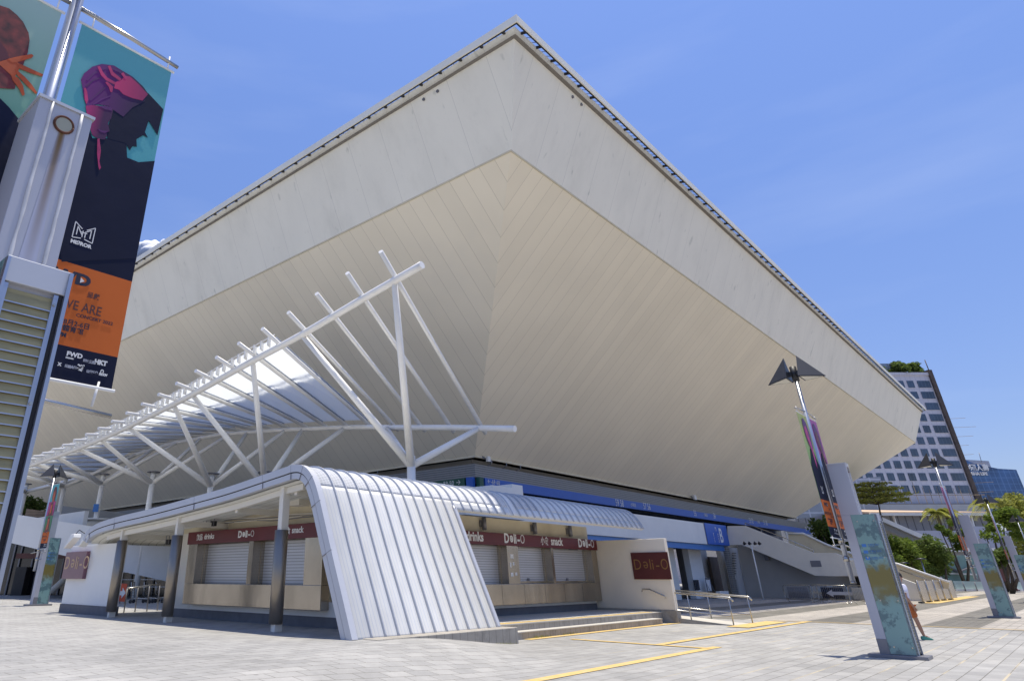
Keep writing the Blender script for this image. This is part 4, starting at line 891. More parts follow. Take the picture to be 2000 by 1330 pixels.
# ring planter below the fifth column, left
u, v = uv(187, 1018); 
for px_ in (187,):
    i = 4; u, v = uv(200, 942); k = (.1284-1.15*u)/(.057+.06*u); yy = (1.15+.06*k)*Y0; z1 = EYE.z+uv(187, 1013)[1]*yy; z0 = EYE.z+uv(187, 1032)[1]*yy
    t = thing('planter_ring', 'round pale concrete ring around the base of a tube canopy column', 'planter', (u*yy, yy, z0)); mb = MB()
    mb.tube((u*yy, yy, z0-1), (u*yy, yy, z1-.1), 1.05, n=32); mb.build('drum', M['offwhite'], t); MB().tube((u*yy, yy, z1-.15), (u*yy, yy, z1), 1.15, n=32).build('coping', M['white'], t)
    q = V((u*yy, yy, EYE.z+uv(187, 1000)[1]*yy)); MB().box(q+V((-.22, -.3, 0)), X*.4, Y*.03, Z*.55).build('poster', M['blue2'], t)

# ================= LIT PYLONS, LAMP POLES, BANNERS =================
PW, PD, UW0 = .73, .36, .33
def pylon(fr, zg, label, dark=False, zm=3.0):
    o = V((fr.x, fr.y, zg))
    def Q(a, b, z, L=L, R=R): return o+L*a+R*b+Z*z
    t = thing('light_pylon', label, 'light pylon', o, 'grey light pylons with teal glass')
    GA = .53     # glass 0..GA, grey GA..PW
    MB().box(Q(-.17, -.12, 0), L*(PW+.40), R*(PD+.24), Z*.07).build('base_slab', M['pdark'], t, bevel=.008)
    MB().box(Q(GA, 0, .07), L*(PW-GA), R*PD, Z*(zm-.07)).build('grey_column', M['pgrey'], t, bevel=.006)
    MB().box(Q(GA+.0, -.004, .07), L*(PW-GA), R*.003, Z*.30).build('kick_plate', M['pdark'], t)
    MB().box(Q(0.03, .03, .07), L*(GA-.03), R*(PD-.04), Z*(zm-.10)).build('core', M['pgrey'], t)
    g = MB().box(Q(.0, 0, .08), L*(GA-.004), R*.014, Z*(zm-.08)); go = g.build('glass_panel', M['stain'], t)
    for a in (.08, .42):
        for z in (.22, 1.15, 2.05, zm-.15): MB().tube(Q(a, -.012, z), Q(a, .0, z), .016, n=10).build('bolt', M['steelclean'], t)
    # blue route list on the glass
    for k, z in enumerate((2.28, 2.14, 2.0)):
        mb = MB(); mb.box(Q(.47, -.004, z), -L*.09, R*.003, Z*.065); mb.build('route_mark', M['blue2'], t)
        text('紅磡站 出口', .045, M['blue2'], Q(.35, -.002, z+.03), -L, Z, t, ext=.002); text('Station Exit', .028, M['blue2'], Q(.35, -.002, z), -L, Z, t, ext=.002)
    # side facing a=0 : steel frame, header and yellowed louvre
    def S(b, z, a=-.0): return Q(a, b, z)
    MB().box(S(.0, zm-.15, -.012), R*PD, L*.06, Z*.15).build('header', M['pgrey'] if not dark else M['alutrim'], t, bevel=.004)
    MB().box(S(PD-.022, .07, -.03), R*.022, L*.08, Z*(zm-.08)).build('edge_strip', M['pole'], t); MB().box(S(0, .07, -.02), R*.016, L*.06, Z*(zm-.08)).build('edge_strip', M['pole'], t)
    MB().box(S(PD-.045, .07, -.002), R*.02, L*.03, Z*(zm-.22)).build('shadow_gap', M['gap'], t)
    fr_ = MB(); fr_.box(S(.018, .1, -.010), R*.022, L*.03, Z*(zm-.26)); fr_.box(S(PD-.075, .1, -.010), R*.026, L*.03, Z*(zm-.26)); fr_.box(S(.04, 2.80, -.010), R*(PD-.115), L*.03, Z*.04); fr_.build('louvre_frame', M['pole'], t)
    MB().box(S(.03, .1, .012), R*(PD-.09), L*.01, Z*(zm-.28)).build('louvre_back', M['louvreslat'], t)
    mb = MB(); z = .14
    while z < zm-.24: mb.prism([S(.04, z, -.004), S(.04, z+.012, -.004), S(.04, z+.050, .006), S(.04, z+.040, .010)], R*(PD-.115)); z += .054
    mb.build('louvre_slats', M['louvreslat'], t)
    mb = MB(); z = .14
    while z < zm-.24: mb.box(S(.04, z-.003, -.008), R*(PD-.115), L*.005, Z*.007); z += .054
    mb.build('slat_edges', M['pole'], t)
    for z in (.3, 1.2, 2.1, zm-.22): MB().tube(S(PD-.062, z, -.02), S(PD-.062, z, -.008), .009, n=8).build('screw', M['steelclean'], t)
    # upper light box
    ub = MB().box(Q(UW0, 0, zm), L*(PW-UW0), R*PD, Z*(4.2-zm)).build('upper_box', M['pgrey'], t, bevel=.004)
    MB().box(Q(UW0-.012, -.012, 4.20), L*(PW-UW0+.024), R*(PD+.024), Z*.022).build('cap', M['alutrim'], t)
    for b in (.085, .285):
        mb = MB(); mb.path([Q(UW0-.003, b+random.uniform(-.002, .002), zm+(4.2-zm)*i/14) for i in range(15)], [.011+random.uniform(-.002, .003) for _ in range(15)], 8); mb.build('weld_seam', M['seam'], t)
    c = Q(UW0-.006, .185, 4.06); ring = [c+R*math.cos(a)*.062+Z*math.sin(a)*.062 for a in [i*math.pi/16 for i in range(33)]]
    MB().path(ring, .0095, 8).build('port_ring', M['rust'], t); MB().tube(c+L*.004, c-L*.003, .058, n=24).build('port_glass', M['portglass'], t)
    ru = MB(); ru.prism([Q(UW0-.0015, .165, 4.0), Q(UW0-.0015, .21, 4.0), Q(UW0-.0015, .225, 3.5), Q(UW0-.0015, .24, zm+.02), Q(UW0-.0015, .13, zm+.02), Q(UW0-.0015, .15, 3.5)], -L*.001)
    ru.build('rust_streak', M['ruststreak'], t)
    return t, Q
def ruststreak():
    m = bpy.data.materials.new('rust_streak'); t, p = nodes(m); g = t.nodes.new('ShaderNodeTexCoord')
    d = t.nodes.new('ShaderNodeVectorMath'); d.operation = 'DOT_PRODUCT'; d.inputs[1].default_value = tuple(R); lk(t, g.outputs['Object'], d.inputs[0])
    s = t.nodes.new('ShaderNodeSeparateXYZ'); lk(t, g.outputs['Object'], s.inputs[0])
    n = t.nodes.new('ShaderNodeTexNoise'); n.inputs['Scale'].default_value = 3; lk(t, g.outputs['Object'], n.inputs['Vector'])
    a = t.nodes.new('ShaderNodeMath'); a.operation = 'SUBTRACT'; a.inputs[1].default_value = .186; lk(t, d.outputs['Value'], a.inputs[0])
    ab = t.nodes.new('ShaderNodeMath'); ab.operation = 'ABSOLUTE'; lk(t, a.outputs[0], ab.inputs[0])
    r = t.nodes.new('ShaderNodeMapRange'); r.interpolation_type = 'SMOOTHSTEP'; r.inputs['From Min'].default_value = .003; r.inputs['From Max'].default_value = .042; r.inputs['To Min'].default_value = 1; r.inputs['To Max'].default_value = 0; lk(t, ab.outputs[0], r.inputs['Value'])
    r2 = t.nodes.new('ShaderNodeMapRange'); r2.inputs['From Min'].default_value = 3.0; r2.inputs['From Max'].default_value = 3.95; r2.inputs['To Min'].default_value = .15; r2.inputs['To Max'].default_value = 1; lk(t, s.outputs['Z'], r2.inputs['Value'])
    q = t.nodes.new('ShaderNodeMath'); q.operation = 'MULTIPLY'; lk(t, r.outputs[0], q.inputs[0]); lk(t, r2.outputs[0], q.inputs[1])
    x = t.nodes.new('ShaderNodeMixRGB'); x.inputs['Color1'].default_value = (.44, .45, .54, 1); x.inputs['Color2'].default_value = (.17, .10, .025, 1); lk(t, q.outputs[0], x.inputs['Fac'])
    lk(t, x.outputs['Color'], p.inputs['Base Color']); p.inputs['Roughness'].default_value = .5; p.inputs['Metallic'].default_value = .1; return m
M['ruststreak'] = ruststreak()

def lamp_pole(Q, zg, label, heads=True, drop=0):
    b = Q(.906, .18, 0); t = thing('lamp_pole', label, 'street lamp', V((b.x, b.y, zg+1.5)), 'twin-headed lamp poles'); P = lambda z: Q(.906, .18, z)
    MB().tube(P(1.52), P(6.55-drop), .058, .048, 20).build('pole', M['pole'], t)
    MB().tube(P(1.50), P(1.53), .064, n=20).build('end_cap', M['steelclean'], t)
    for z in (2.0, 2.42): MB().box(P(z)-L*.20-R*.03, L*.18, R*.06, Z*.05).build('wall_bracket', M['pole'], t); MB().tube(P(z-.03), P(z+.08), .072, n=16).build('clamp', M['steelclean'], t)
    for s in (1, -1):
        MB().path([P(5.62), P(5.60)+R*.5*s, P(5.58)+R*.97*s-Z*.02], [.022, .02, .018], 10).build('banner_arm', M['steelclean'], t)
        MB().tube(P(2.36), P(2.30)+R*.95*s, .018, n=10).build('banner_arm', M['steelclean'], t)
    if heads:
        P_keep = P; P = lambda z: P_keep(z-drop)
        MB().tube(P(6.45), P(6.85), .085, n=16).build('head_collar', M['black'], t)
        for s in (1, -1):
            i0 = P(6.50)+L*s*.14; perp = R; tip = P(6.46)+L*s*.72; ap = P(7.14)+L*s*.16
            mb = MB(); a, b_, c = i0+perp*.34, i0-perp*.34, tip; mb.poly([a, b_, ap]); mb.poly([b_, c, ap]); mb.poly([c, a, ap]); mb.poly([a+Z*.02, c+Z*.02, b_+Z*.02]); h = mb.build('lamp_head', M['lamp'], t)
            cen = (a+b_+c)/3; mb = MB(); mb.prism([cen+(v-cen)*.82-Z*.005 for v in (a, b_, c)], Z*.02); mb.build('lens', M['lampglass'], h)
            MB().box(P(6.60)+L*s*.05-R*.06, L*s*.18, R*.12, Z*.12).build('head_arm', M['black'], t)
        P = P_keep
    return t, P
STY = {}
def bgm(name, top, bot, z0=2.5, z1=5.5): return gradmat(name, bot, top, (0, 0, 1), z0, z1)
def banner(P, s, label, top, mid, body, skin, hair, near=None, zg=0):
    """hanging printed banner on side s (+1 towards R) of the pole"""
    z0, z1 = 2.48, 5.48; o = P(0); a0, a1 = .085, .918
    t = thing('banner', label, 'banner', V((P(z0)+R*s*a0).to_tuple()), 'concert banners hanging from the lamp poles')
    xd = R; left = o+R*(a0 if s > 0 else -a1)   # left edge as seen from the front
    zb = o.z; wd = a1-a0
    def U(u, v, off=0): return left+R*(u*wd)+Z*(z1-(z1-z0)*v)-L*off      # u left..right, v top..bottom
    def panel(name, m, u0, v0, u1, v1, off, par=t): return MB().prism([U(u0, v0, off), U(u1, v0, off), U(u1, v1, off), U(u0, v1, off)], -L*.0015).build(name, m, par)
    grd = gradmat('banner_cloth_print', mid, top, (0, 0, 1), 1.2, 3.0, .45)
    NX, NZ = 6, 24; mb = MB(); gv = []
    for j in range(NZ+1):
        row = []
        for i in range(NX+1):
            u_, v_ = i/NX, j/NZ
            row.append(mb.b.verts.new(U(u_, v_, 0)+L*.004))
        gv.append(row)
    for j in range(NZ):
        for i in range(NX): mb.b.faces.new([gv[j][i], gv[j][i+1], gv[j+1][i+1], gv[j+1][i]])
    cl = mb.build('cloth', grd, t); sm = cl.modifiers.new('s', 'SOLIDIFY'); sm.thickness = .003
    for v_ in (0, 1): MB().tube(U(-.03, v_), U(1.03, v_), .012, n=10).build('hem_rod', M['cord'], t)
    for u_ in (.1, .95): MB().tube(U(u_, -.05), U(u_, .004), .007, n=8).build('tie', M['cord'], t)
    MB().tube(U(.88 if s > 0 else .12, .985), U(.86 if s > 0 else .14, 1.045), .01, n=8).build('tie', M['cord'], t)
    panel('printed_body', M['navy'], 0, .52, 1, .712, .003); panel('orange_panel', M['orange'], 0, .712, 1, .917, .003); panel('sponsor_panel', M['navy'], 0, .917, 1, 1, .003)
    def shape(name, m, pts, off): mb = MB(); mb.prism([U(u, v, off) for u, v in pts], -L*.0012); return mb.build(name, m, t)
    if near is None:
        shape('printed_body', M['navy'], [(0, .62), (0, .45), (.25, .36), (.40, .30), (.7, .30), (.85, .38), (1, .42), (1, .62)], .005)
        shape('printed_hair', hair, [(.28, .10), (.36, .05), (.55, .035), (.75, .07), (.85, .16), (.8, .28), (.62, .33), (.4, .27), (.28, .2)], .007)
        shape('printed_face', skin, [(.36, .13), (.55, .10), (.66, .15), (.64, .23), (.55, .29), (.45, .27), (.37, .2)], .009)
        shape('printed_hand', skin, [(.5, .22), (.62, .2), (.7, .3), (.66, .42), (.58, .46), (.52, .36)], .010)
    def tx(s_, u, v, size, m, sx=1.0, b=.002, par=t, off=.0065): return text(s_, size, m, U(u, v, off), R, Z, par, sx=sx, ext=.001, bold=b)
    W_ = M['letter']
    # emblem: two mirrored open frames
    def bar(p, q, th=.007, m=W_): 
        a, b = U(*p, .0065), U(*q, .0065); d = (b-a).normalized(); n = d.cross(L).normalized()*th/2; MBm.prism([a-n, a+n, b+n, b-n], -L*.001)
    MBm = MB(); x0, x1, y0, y1 = .385, .568, .606, .640; xm = (x0+x1)/2
    for e in (((x0, y0-.006), (x0, y1+.004)), ((x0, y1+.004), (xm-.015, y1)), ((x0, y0-.006), (xm-.02, y0+.008)), ((x1, y0-.006), (x1, y1+.004)), ((x1, y1+.004), (xm+.015, y1)), ((x1, y0-.006), (xm+.02, y0+.008)),
              ((x0+.03, y0+.004), (x0+.03, y1-.006)), ((x0+.03, y0+.004), (xm-.01, y1-.008)), ((xm-.01, y0+.012), (xm-.01, y1-.004)), ((x1-.03, y0+.004), (x1-.03, y1-.006)), ((x1-.03, y0+.004), (xm+.015, y0+.014)), ((xm+.015, y0+.012), (xm+.015, y1-.004)), ((xm-.025, (y0+y1)/2), (xm+.03, (y0+y1)/2))): bar(*e)
    MBm.build('emblem', W_, t)
    tx('MIЯROR', .380, .659, .040, W_, 1.05, .002)
    tx('FWD', .22, .760, .118, M['ink'], 1.28, .006); mb = MB(); mb.prism([U(.538, .742, .008), U(.538, .756, .008), U(.575, .749, .008)], -L*.001); mb.build('play_mark', W_, t)
    tx('呈獻', .622, .785, .048, M['inkdim'], 1.0, .001)
    tx('MIЯROR.WE ARE', .03, .826, .100, M['inkdim'], .83, .001); tx('CONCERT 2022', .568, .841, .034, M['ink'], 1.16, .0005)
    tx('7月25-31日 /8月2-6日', .155, .8655, .050, M['ink'], 1.0, .0008); tx('香港體育館', .36, .8810, .048, M['ink'], 1.05, .0008); tx('8:15 PM', .36, .897, .042, M['ink'])
    tx('FWD', .562, .939, .045, W_, 1.1, .002); tx('insurance', .562, .945, .014, W_); tx('獨家贊助', .71, .945, .022, M['pgrey']); tx('HKT', .805, .944, .046, W_, 1.0, .003)
    tx('X', .512, .966, .03, W_); tx('鑽石大獎', .57, .966, .020, M['pgrey']); tx('✈', .665, .966, .045, W_); tx('音樂夥伴', .755, .968, .020, M['pgrey']); tx('MOOV', .865, .969, .022, W_, .9); tx('∩', .872, .963, .035, W_)
    return t, U
def nb(t, name, m, pts, sc, ox, oy, off, P, s):
    """printed shape measured on the banner's own plane, kept inside its outline"""
    pl = P(3)-L*(off); lim = (P(0)-P(0))
    out = []
    for x, y in pts:
        q = onp(ox+x/sc, oy+y/sc, pl, L); r_ = (q-P(0)).dot(R)*s; r_ = min(max(r_, .086), .917); z_ = min(max(q.z, P(2.49).z), P(5.475).z)
        out.append(P(0)*1+R*r_*s-L*off+Z*(z_-P(0).z))
    mb = MB(); mb.prism(out, -L*.0012); return mb.build(name, m, t)

# near left assembly
ZN = ZL
UD = atY(181, 235, 3.79); frN = UD-R*PD-L*UW0
py, Qn = pylon(frN, ZN, 'near grey light pylon at the left edge with rusty round port and yellowed louvre', dark=True, zm=2.885)
ln, Pn = lamp_pole(Qn, ZN, 'grey metal pole rising behind the near left pylon between two large banners', heads=True)
bn, Un = banner(Pn, 1, 'large turquoise concert banner with magenta-lit figure shading the face, right of the near pole', (.11, .36, .40), (.06, .36, .38), None, None, None, near=1)
MB().box(Qn(-.25, -.2, -.40), L*(PW+.55), R*(PD+.4), Z*.398).build('plinth', M['stone'], py)
M['face_g'] = gradmat('magenta_face_print', (.50, .02, .17), (.05, .008, .06), tuple(R), .16, .34, .7)
M['hair_g'] = gradmat('purple_hair_gradient', (.13, .01, .15), (.015, .008, .04), tuple(R), .18, .62, .7)
M['hand_g'] = gradmat('pink_hand_gradient', (.52, .03, .14), (.10, .008, .07), tuple(R), .36, .80, .7)
A = lambda nm, m, pts, off, s=1, t=None: nb(t or bn, nm, m, pts, 3.324, 0, 0, off, Pn, s)
A('printed_body', M['navy'], [(380, 660), (440, 690), (470, 720), (540, 740), (600, 900), (700, 900), (820, 925), (825, 1025), (900, 1055), (1040, 1062), (1010, 1200), (980, 1500), (950, 1700), (400, 1700), (330, 1100)], .005)
A('printed_sleeve', M['navy'], [(960, 605), (1060, 712), (1022, 880), (965, 785), (940, 860), (960, 895), (930, 880), (885, 905), (888, 955), (860, 950), (842, 978), (815, 930), (700, 900), (690, 860), (735, 720), (800, 690)], .0055)
A('printed_hair', M['hair_g'], [(525, 520), (545, 480), (600, 435), (660, 418), (740, 428), (800, 465), (860, 500), (930, 565), (962, 612), (940, 660), (860, 700), (800, 760), (735, 715), (700, 690), (640, 680), (560, 690), (545, 640), (535, 570)], .0065)
A('printed_face', M['face_g'], [(556, 690), (600, 685), (650, 690), (735, 712), (722, 770), (700, 800), (712, 855), (690, 862), (695, 880), (680, 908), (640, 905), (600, 880), (585, 840), (570, 790)], .0075)
A('printed_lips', M['plum'], [(632, 838), (665, 850), (705, 853), (680, 866), (650, 858)], .0085)
A('printed_brow', M['plum'], [(640, 690), (690, 690), (730, 705), (725, 722), (680, 712)], .0085)
A('printed_ear', M['hotpink'], [(545, 575), (556, 572), (566, 600), (572, 650), (562, 680), (550, 650)], .0085)
A('printed_hand', M['hand_g'], [(750, 535), (790, 520), (808, 495), (845, 500), (900, 550), (960, 615), (925, 655), (860, 640), (800, 615), (772, 585), (740, 575)], .0085)
for f in ([(632, 435), (648, 432), (668, 470), (695, 505), (752, 538), (745, 552), (690, 525), (655, 490)], [(700, 432), (716, 428), (735, 470), (788, 515), (778, 526), (722, 490)], [(683, 538), (695, 532), (735, 565), (728, 602), (716, 598), (705, 565)], [(785, 482), (800, 472), (822, 505), (815, 520)]): A('printed_finger', M['hotpink'], f, .0095)
for f in ([(560, 520), (610, 470), (690, 440), (690, 447), (615, 482), (566, 530)], [(556, 560), (600, 520), (660, 500), (660, 507), (604, 530), (562, 570)], [(580, 650), (640, 600), (690, 560), (693, 567), (648, 610), (588, 658)], [(600, 680), (660, 640), (720, 620), (720, 628), (664, 650), (606, 686)], [(720, 440), (780, 465), (840, 505), (836, 512), (776, 474), (718, 448)]): A('printed_hair_strand', M['plum'], f, .0078)
A('printed_light', M['hotpink'], [(632, 905), (645, 900), (655, 980), (645, 1050), (655, 1090), (645, 1105), (638, 1080), (630, 1000)], .0085)
bl, Ul = banner(Pn, -1, 'pale green concert banner with red-haired figure and orange hand, left of the near pole', (.36, .50, .44), (.04, .26, .11), None, None, None, near=1)
A('printed_body', M['navy'], [(0, 640), (60, 700), (125, 780), (105, 900), (60, 1100), (-100, 1700), (-600, 1700), (-300, 400)], .005, -1, bl)
A('printed_hair', M['redhair'], [(-300, 20), (0, 38), (60, 58), (110, 100), (150, 145), (185, 215), (192, 265), (180, 345), (150, 425), (100, 420), (60, 440), (100, 560), (95, 580), (0, 575), (-300, 500)], .006, -1, bl)
A('printed_face', M['redside'], [(-200, 250), (0, 270), (40, 330), (60, 380), (0, 400), (-200, 420)], .007, -1, bl)
A('printed_hand', M['orangeskin'], [(-100, 400), (0, 402), (60, 385), (110, 400), (130, 430), (120, 460), (90, 510), (60, 480), (0, 425), (-100, 430)], .008, -1, bl)
for f in ([(50, 385), (120, 368), (205, 354), (218, 364), (205, 378), (130, 402), (80, 410)], [(105, 405), (170, 435), (240, 468), (280, 485), (275, 500), (200, 478), (130, 450)], [(100, 450), (160, 500), (205, 550), (242, 605), (232, 613), (180, 565), (110, 490)], [(70, 480), (120, 510), (150, 560), (160, 618), (145, 624), (125, 580), (80, 520)]): A('printed_finger', M['orangeskin'], f, .009, -1, bl)

HOT, RED_, ORS = M['magenta'], M['redhair'], M['orangeskin']
# near right assembly
frR = gz(1798, 1288); _, Qr = pylon(frR, 0, 'near right light pylon with stained teal glass standing in front of the walking person')
lr, Pr = lamp_pole(Qr, 0, 'twin-headed lamp pole beside the near right pylon, in front of the arena soffit')
banner(Pr, -1, 'narrow-looking yellow-green banner with magenta figure, left of the near right lamp pole', (.50, .50, .10), (.08, .30, .06), None, HOT, M['plum'])
banner(Pr, 1, 'magenta banner with dark red figure, right of the near right lamp pole', (.42, .05, .26), (.30, .02, .16), None, RED_, M['plum'])
# second assembly to the right
frS = gz(1984, 1207.5); _, Qs = pylon(frS, 0, 'second light pylon from the right edge with brown-stained teal glass on the banded paving')
ls_, Ps = lamp_pole(Qs, 0, 'twin-headed lamp pole in front of the gridded office tower')
banner(Ps, -1, 'magenta to red banner left of the lamp pole before the office tower', (.50, .02, .22), (.45, .02, .02), None, RED_, M['plum'])
banner(Ps, 1, 'dark red banner right of the lamp pole before the office tower', (.30, .02, .10), (.2, .01, .04), None, RED_, M['redhair'])
# third and fourth
q = atY(1925, 975, 51.5); frT = V((q.x, q.y, 0))-L*.906-R*.18; _, Qt = pylon(frT, 0, 'distant light pylon cut off by the right edge of the photo')
_, Pt = lamp_pole(Qt, 0, 'twin-headed lamp pole in front of the palms and blue glass building')
banner(Pt, -1, 'small distant orange and purple banner left of the pole before the palms', (.5, .2, .1), (.12, .04, .2), None, ORS, M['plum'])
banner(Pt, 1, 'small distant purple banner right of the pole before the palms', (.2, .05, .25), (.12, .04, .2), None, HOT, M['plum'])
q = atY(1985, 1012, 70); frT = V((q.x, q.y, 0))-L*.906-R*.18; Q4 = lambda a, b, z: V((frT.x, frT.y, 0))+L*a+R*b+Z*z
lamp_pole(Q4, 0, 'most distant twin-headed lamp pole against the trees at the right edge')
# far left assembly
frL = gz(93, 1182, ZL); L_, R_ = L, R; L, R = -R_, L_; _, Ql = pylon(frL, ZL, 'distant light pylon with mottled teal glass left of the detached kiosk wall')
_, Pl = lamp_pole(Ql, ZL, 'distant lamp pole with triangular head beside the far left pylon', drop=.62); L, R = R_, -L_
t, U = banner(Pl, 1, 'distant multi-figure banner in turquoise, magenta and green on the far left lamp pole', (.08, .40, .42), (.05, .3, .3), None, ORS, M['redhair'])
for (v0, v1, m_) in ((.28, .50, M['magenta']), (.50, .748, gradmat('green_print', (.05, .2, .08), (.05, .2, .08), (0, 0, 1), 0, 1))):
    MB().prism([U(0, v0, .011), U(1, v0, .011), U(1, v1, .011), U(0, v1, .011)], -L*.001).build('printed_ground', m_, t)
    h_ = v1-v0; MB().prism([U(.3, v0+h_*.1, .013), U(.6, v0+h_*.02, .013), U(.75, v0+h_*.4, .013), U(.9, v1, .013), U(.15, v1, .013), U(.35, v0+h_*.45, .013)], -L*.001).build('printed_figure', M['redhair'], t)
    MB().prism([U(.4, v0+h_*.2, .015), U(.6, v0+h_*.2, .015), U(.62, v0+h_*.8, .015), U(.38, v0+h_*.9, .015)], -L*.001).build('printed_face', M['orangeskin'], t)

L, R = L_, R_
# ================= LEFT BACKGROUND =================
def flat(name, m, pts, Yd, th, parent=None, lab=None, cat=None, kind=None, thick_dir=Y):
    mb = MB(); mb.prism([atY(x, y, Yd) for x, y in pts], thick_dir*th); o = mb.build(name, m, parent)
    if lab: tag(o, lab, cat)
    if kind: o['kind'] = kind
    return o
rw = thing('ramp_bridge', 'white solid parapet of an elevated ramp descending behind the kiosk', 'ramp', atY(150, 1090, 46))
flat('parapet', M['white'], [(-20, 997), (43, 1006), (176, 1027), (345, 1055), (345, 1139), (240, 1116), (131, 1086), (-20, 1050)], 46, .35, rw)
flat('deck_slab', M['concrete'], [(-20, 1040), (131, 1075), (240, 1106), (345, 1128), (345, 1136), (240, 1114), (131, 1084), (-20, 1048)], 46.36, 6, rw)
flat('parapet', M['offwhite'], [(-20, 1010), (176, 1035), (345, 1062), (345, 1100), (-20, 1050)], 52.4, .3, rw)
lb = thing('glazed_lobby', 'dark glazed ground-floor lobby under the white ramp at the left', 'building', atY(60, 1160, 56))
p0 = atY(-60, 1163, 56); p1 = atY(330, 1163, 56)
MB().box(V((p0.x, 56, 0)), V((p1.x-p0.x, 0, 0)), Y*8, Z*4.4).build('glass_wall', M['darkglass'], lb)
for i, px in enumerate((-30, 8, 22, 48, 60, 84, 110, 130, 250, 262, 278, 295)):
    q = atY(px, 1160, 55.9); MB().box(V((q.x, 55.9, 0)), X*.1, -Y*.06, Z*4.3).build('mullion', M['pdark'], lb)
for i in range(7): MB().box(V((p0.x+8, 55.85, .9+i*.5)), V((p1.x-p0.x-8, 0, 0)), -Y*.04, Z*.06).build('transom', M['pole'], lb)
q = atY(36, 1165, 55); MB().box(V((q.x-.4, 54.5, ZL)), X*.8, Y*.8, Z*1.9).build('kiosk_post', M['black'], lb)
q = atY(30, 1090, 55.8); MB().box(q, X*4.5, Y*.05, Z*.35).build('red_sign', M['redside'], lb)
for px in (160, 330): q = atY(px, 1160, 54); MB().box(V((q.x, 54, 0)), X*.6, Y*.6, Z*4.2).build('column', M['offwhite'], lb)
MB().tube(atY(100, 1155, 53), atY(140, 1118, 53), .22).build('brace', M['offwhite'], lb)
flat('striped_roof', M['tile'], [(52, 993), (93, 999), (112, 1016), (48, 1008)], 58, .5, None, 'brown striped timber roof just above the white ramp at far left', 'roof')
# dark guarded frontage below the arena, seen between truss struts
flat('terrace_wall', M['greywall'], [(100, 985), (330, 1012), (700, 960), (700, 1010), (330, 1070), (100, 1030)], 62, 1.0, None, 'shaded grey terrace wall between the tube canopy columns and the arena', 'wall')

# railing, trolleys and arrow sign between the kiosk columns
ra = thing('stair_railing', 'metal stair railing seen between the second and third kiosk columns', 'railing', gz(265, 1195, ZL))
tops = [(248.6, 1149), (270, 1146), (292, 1142.7), (312, 1141)]; bots = [(241.7, 1196), (263.3, 1194.8), (286.6, 1193.7), (307, 1192)]
tp = [atY(*t_, gz(*b_, ZL).y) for t_, b_ in zip(tops, bots)]
MB().path([tp[0]-Z*.12-X*.03]+tp, .03).build('handrail', M['steelclean'], ra)
for t_, b_ in zip(tp, bots): MB().tube(gz(*b_, ZL), t_, .025).build('rail_post', M['pdark'], ra)
def trolley(p, lab):
    t = thing('luggage_trolley', lab, 'trolley', p, 'chrome luggage trolleys'); d = X
    mb = MB(); mb.path([p+Z*.25, p+d*1.0+Z*.2], .025); mb.path([p+Y*.5+Z*.25, p+Y*.5+d*1.0+Z*.2], .025); mb.path([p+Z*.25, p-d*.1+Z*1.0, p-d*.1+Y*.5+Z*1.0, p+Y*.5+Z*.25], .025)
    for k in range(5): mb.tube(p+d*.2*k+Z*.25, p+d*.2*k+Y*.5+Z*.25, .012)
    for k in range(1, 6): mb.tube(p-d*.02*k+Z*(.25+.12*k), p-d*.02*k+Y*.5+Z*(.25+.12*k), .01)
    mb.build('frame', M['steelclean'], t)
    for a in (0, 1.0):
        for b in (0, .5): MB().tube(p+d*a+Y*b-Y*.02+Z*.09, p+d*a+Y*b+Y*.02+Z*.09, .09).build('wheel', M['black'], t)
trolley(gz(254, 1178, ZL), 'chrome luggage trolley right beside the orange arrow sign'); trolley(gz(272, 1178, ZL)+Y*.6, 'chrome luggage trolley in the middle, behind the railing'); trolley(gz(291, 1178, ZL)+Y*1.0, 'chrome luggage trolley furthest from the orange arrow sign')
q = gz(233, 1178, ZL); t = thing('arrow_sign', 'orange sign with a white right-pointing arrow behind the third kiosk column', 'sign', q)
pts = [atY(x, y, q.y) for x, y in ((236, 1139), (248.5, 1139.5), (244.5, 1175), (231, 1173.5))]; MB().prism(pts, Y*.05).build('board', M['signorange'], t)
ap = [atY(x, y, q.y-.02) for x, y in ((234.5, 1153.5), (239, 1154), (240, 1147), (245.5, 1157.5), (236.8, 1168), (237.5, 1162), (233.5, 1161.5))]; MB().prism(ap, -Y*.01).build('arrow', M['letter'], t)
for x in (234, 243): q2 = atY(x, 1175, q.y+.06); MB().tube(V((q2.x, q2.y, ZL)), q2+Z*.2, .03).build('post', M['pdark'], t)

# ================= RIGHT BACKGROUND =================
# gridded office tower
YH = 186.0
hr_t = atY(1813, 733, YH); hx1 = hr_t.x; hz1 = hr_t.z; hz0 = atY(1905, 978, YH).z
ho = thing('office_tower', 'pale gridded office tower with dark square windows and scaffolding down its edge', 'building', (hx1-30, YH, 0))
MB().box(V((hx1-85, YH, 0)), X*85, Y*30, Z*hz1).build('wall', M['hotel'], ho)
zr_ = [atY(1800, y, YH).z for y in (741, 757)]
rows = 13; fl_ = 0
colx = [hx1-4.0]+[hx1-4.0-.95-2.0-2.88*k for k in range(0, 9)]
def zpx(y, x=1810): return atY(x, y, YH).z
z_first = zpx(757, 1800); pitch = (zpx(757, 1800)-zpx(963, 1880))/9
cnt = 0
for r_ in range(10):
    zb_ = z_first-pitch*r_
    for c_, x_ in enumerate(colx):
        wdt = 3.6 if c_ == 0 else 1.85
        MB().box(V((x_, YH-.12, zb_)), X*wdt, Y*.1, Z*(pitch*.62)).build('window', M['hotelwin'], ho); cnt += 1
MB().box(V((hx1-85, YH-.3, hz1)), X*85.4, Y*30, Z*.8).build('parapet', M['hotel'], ho)
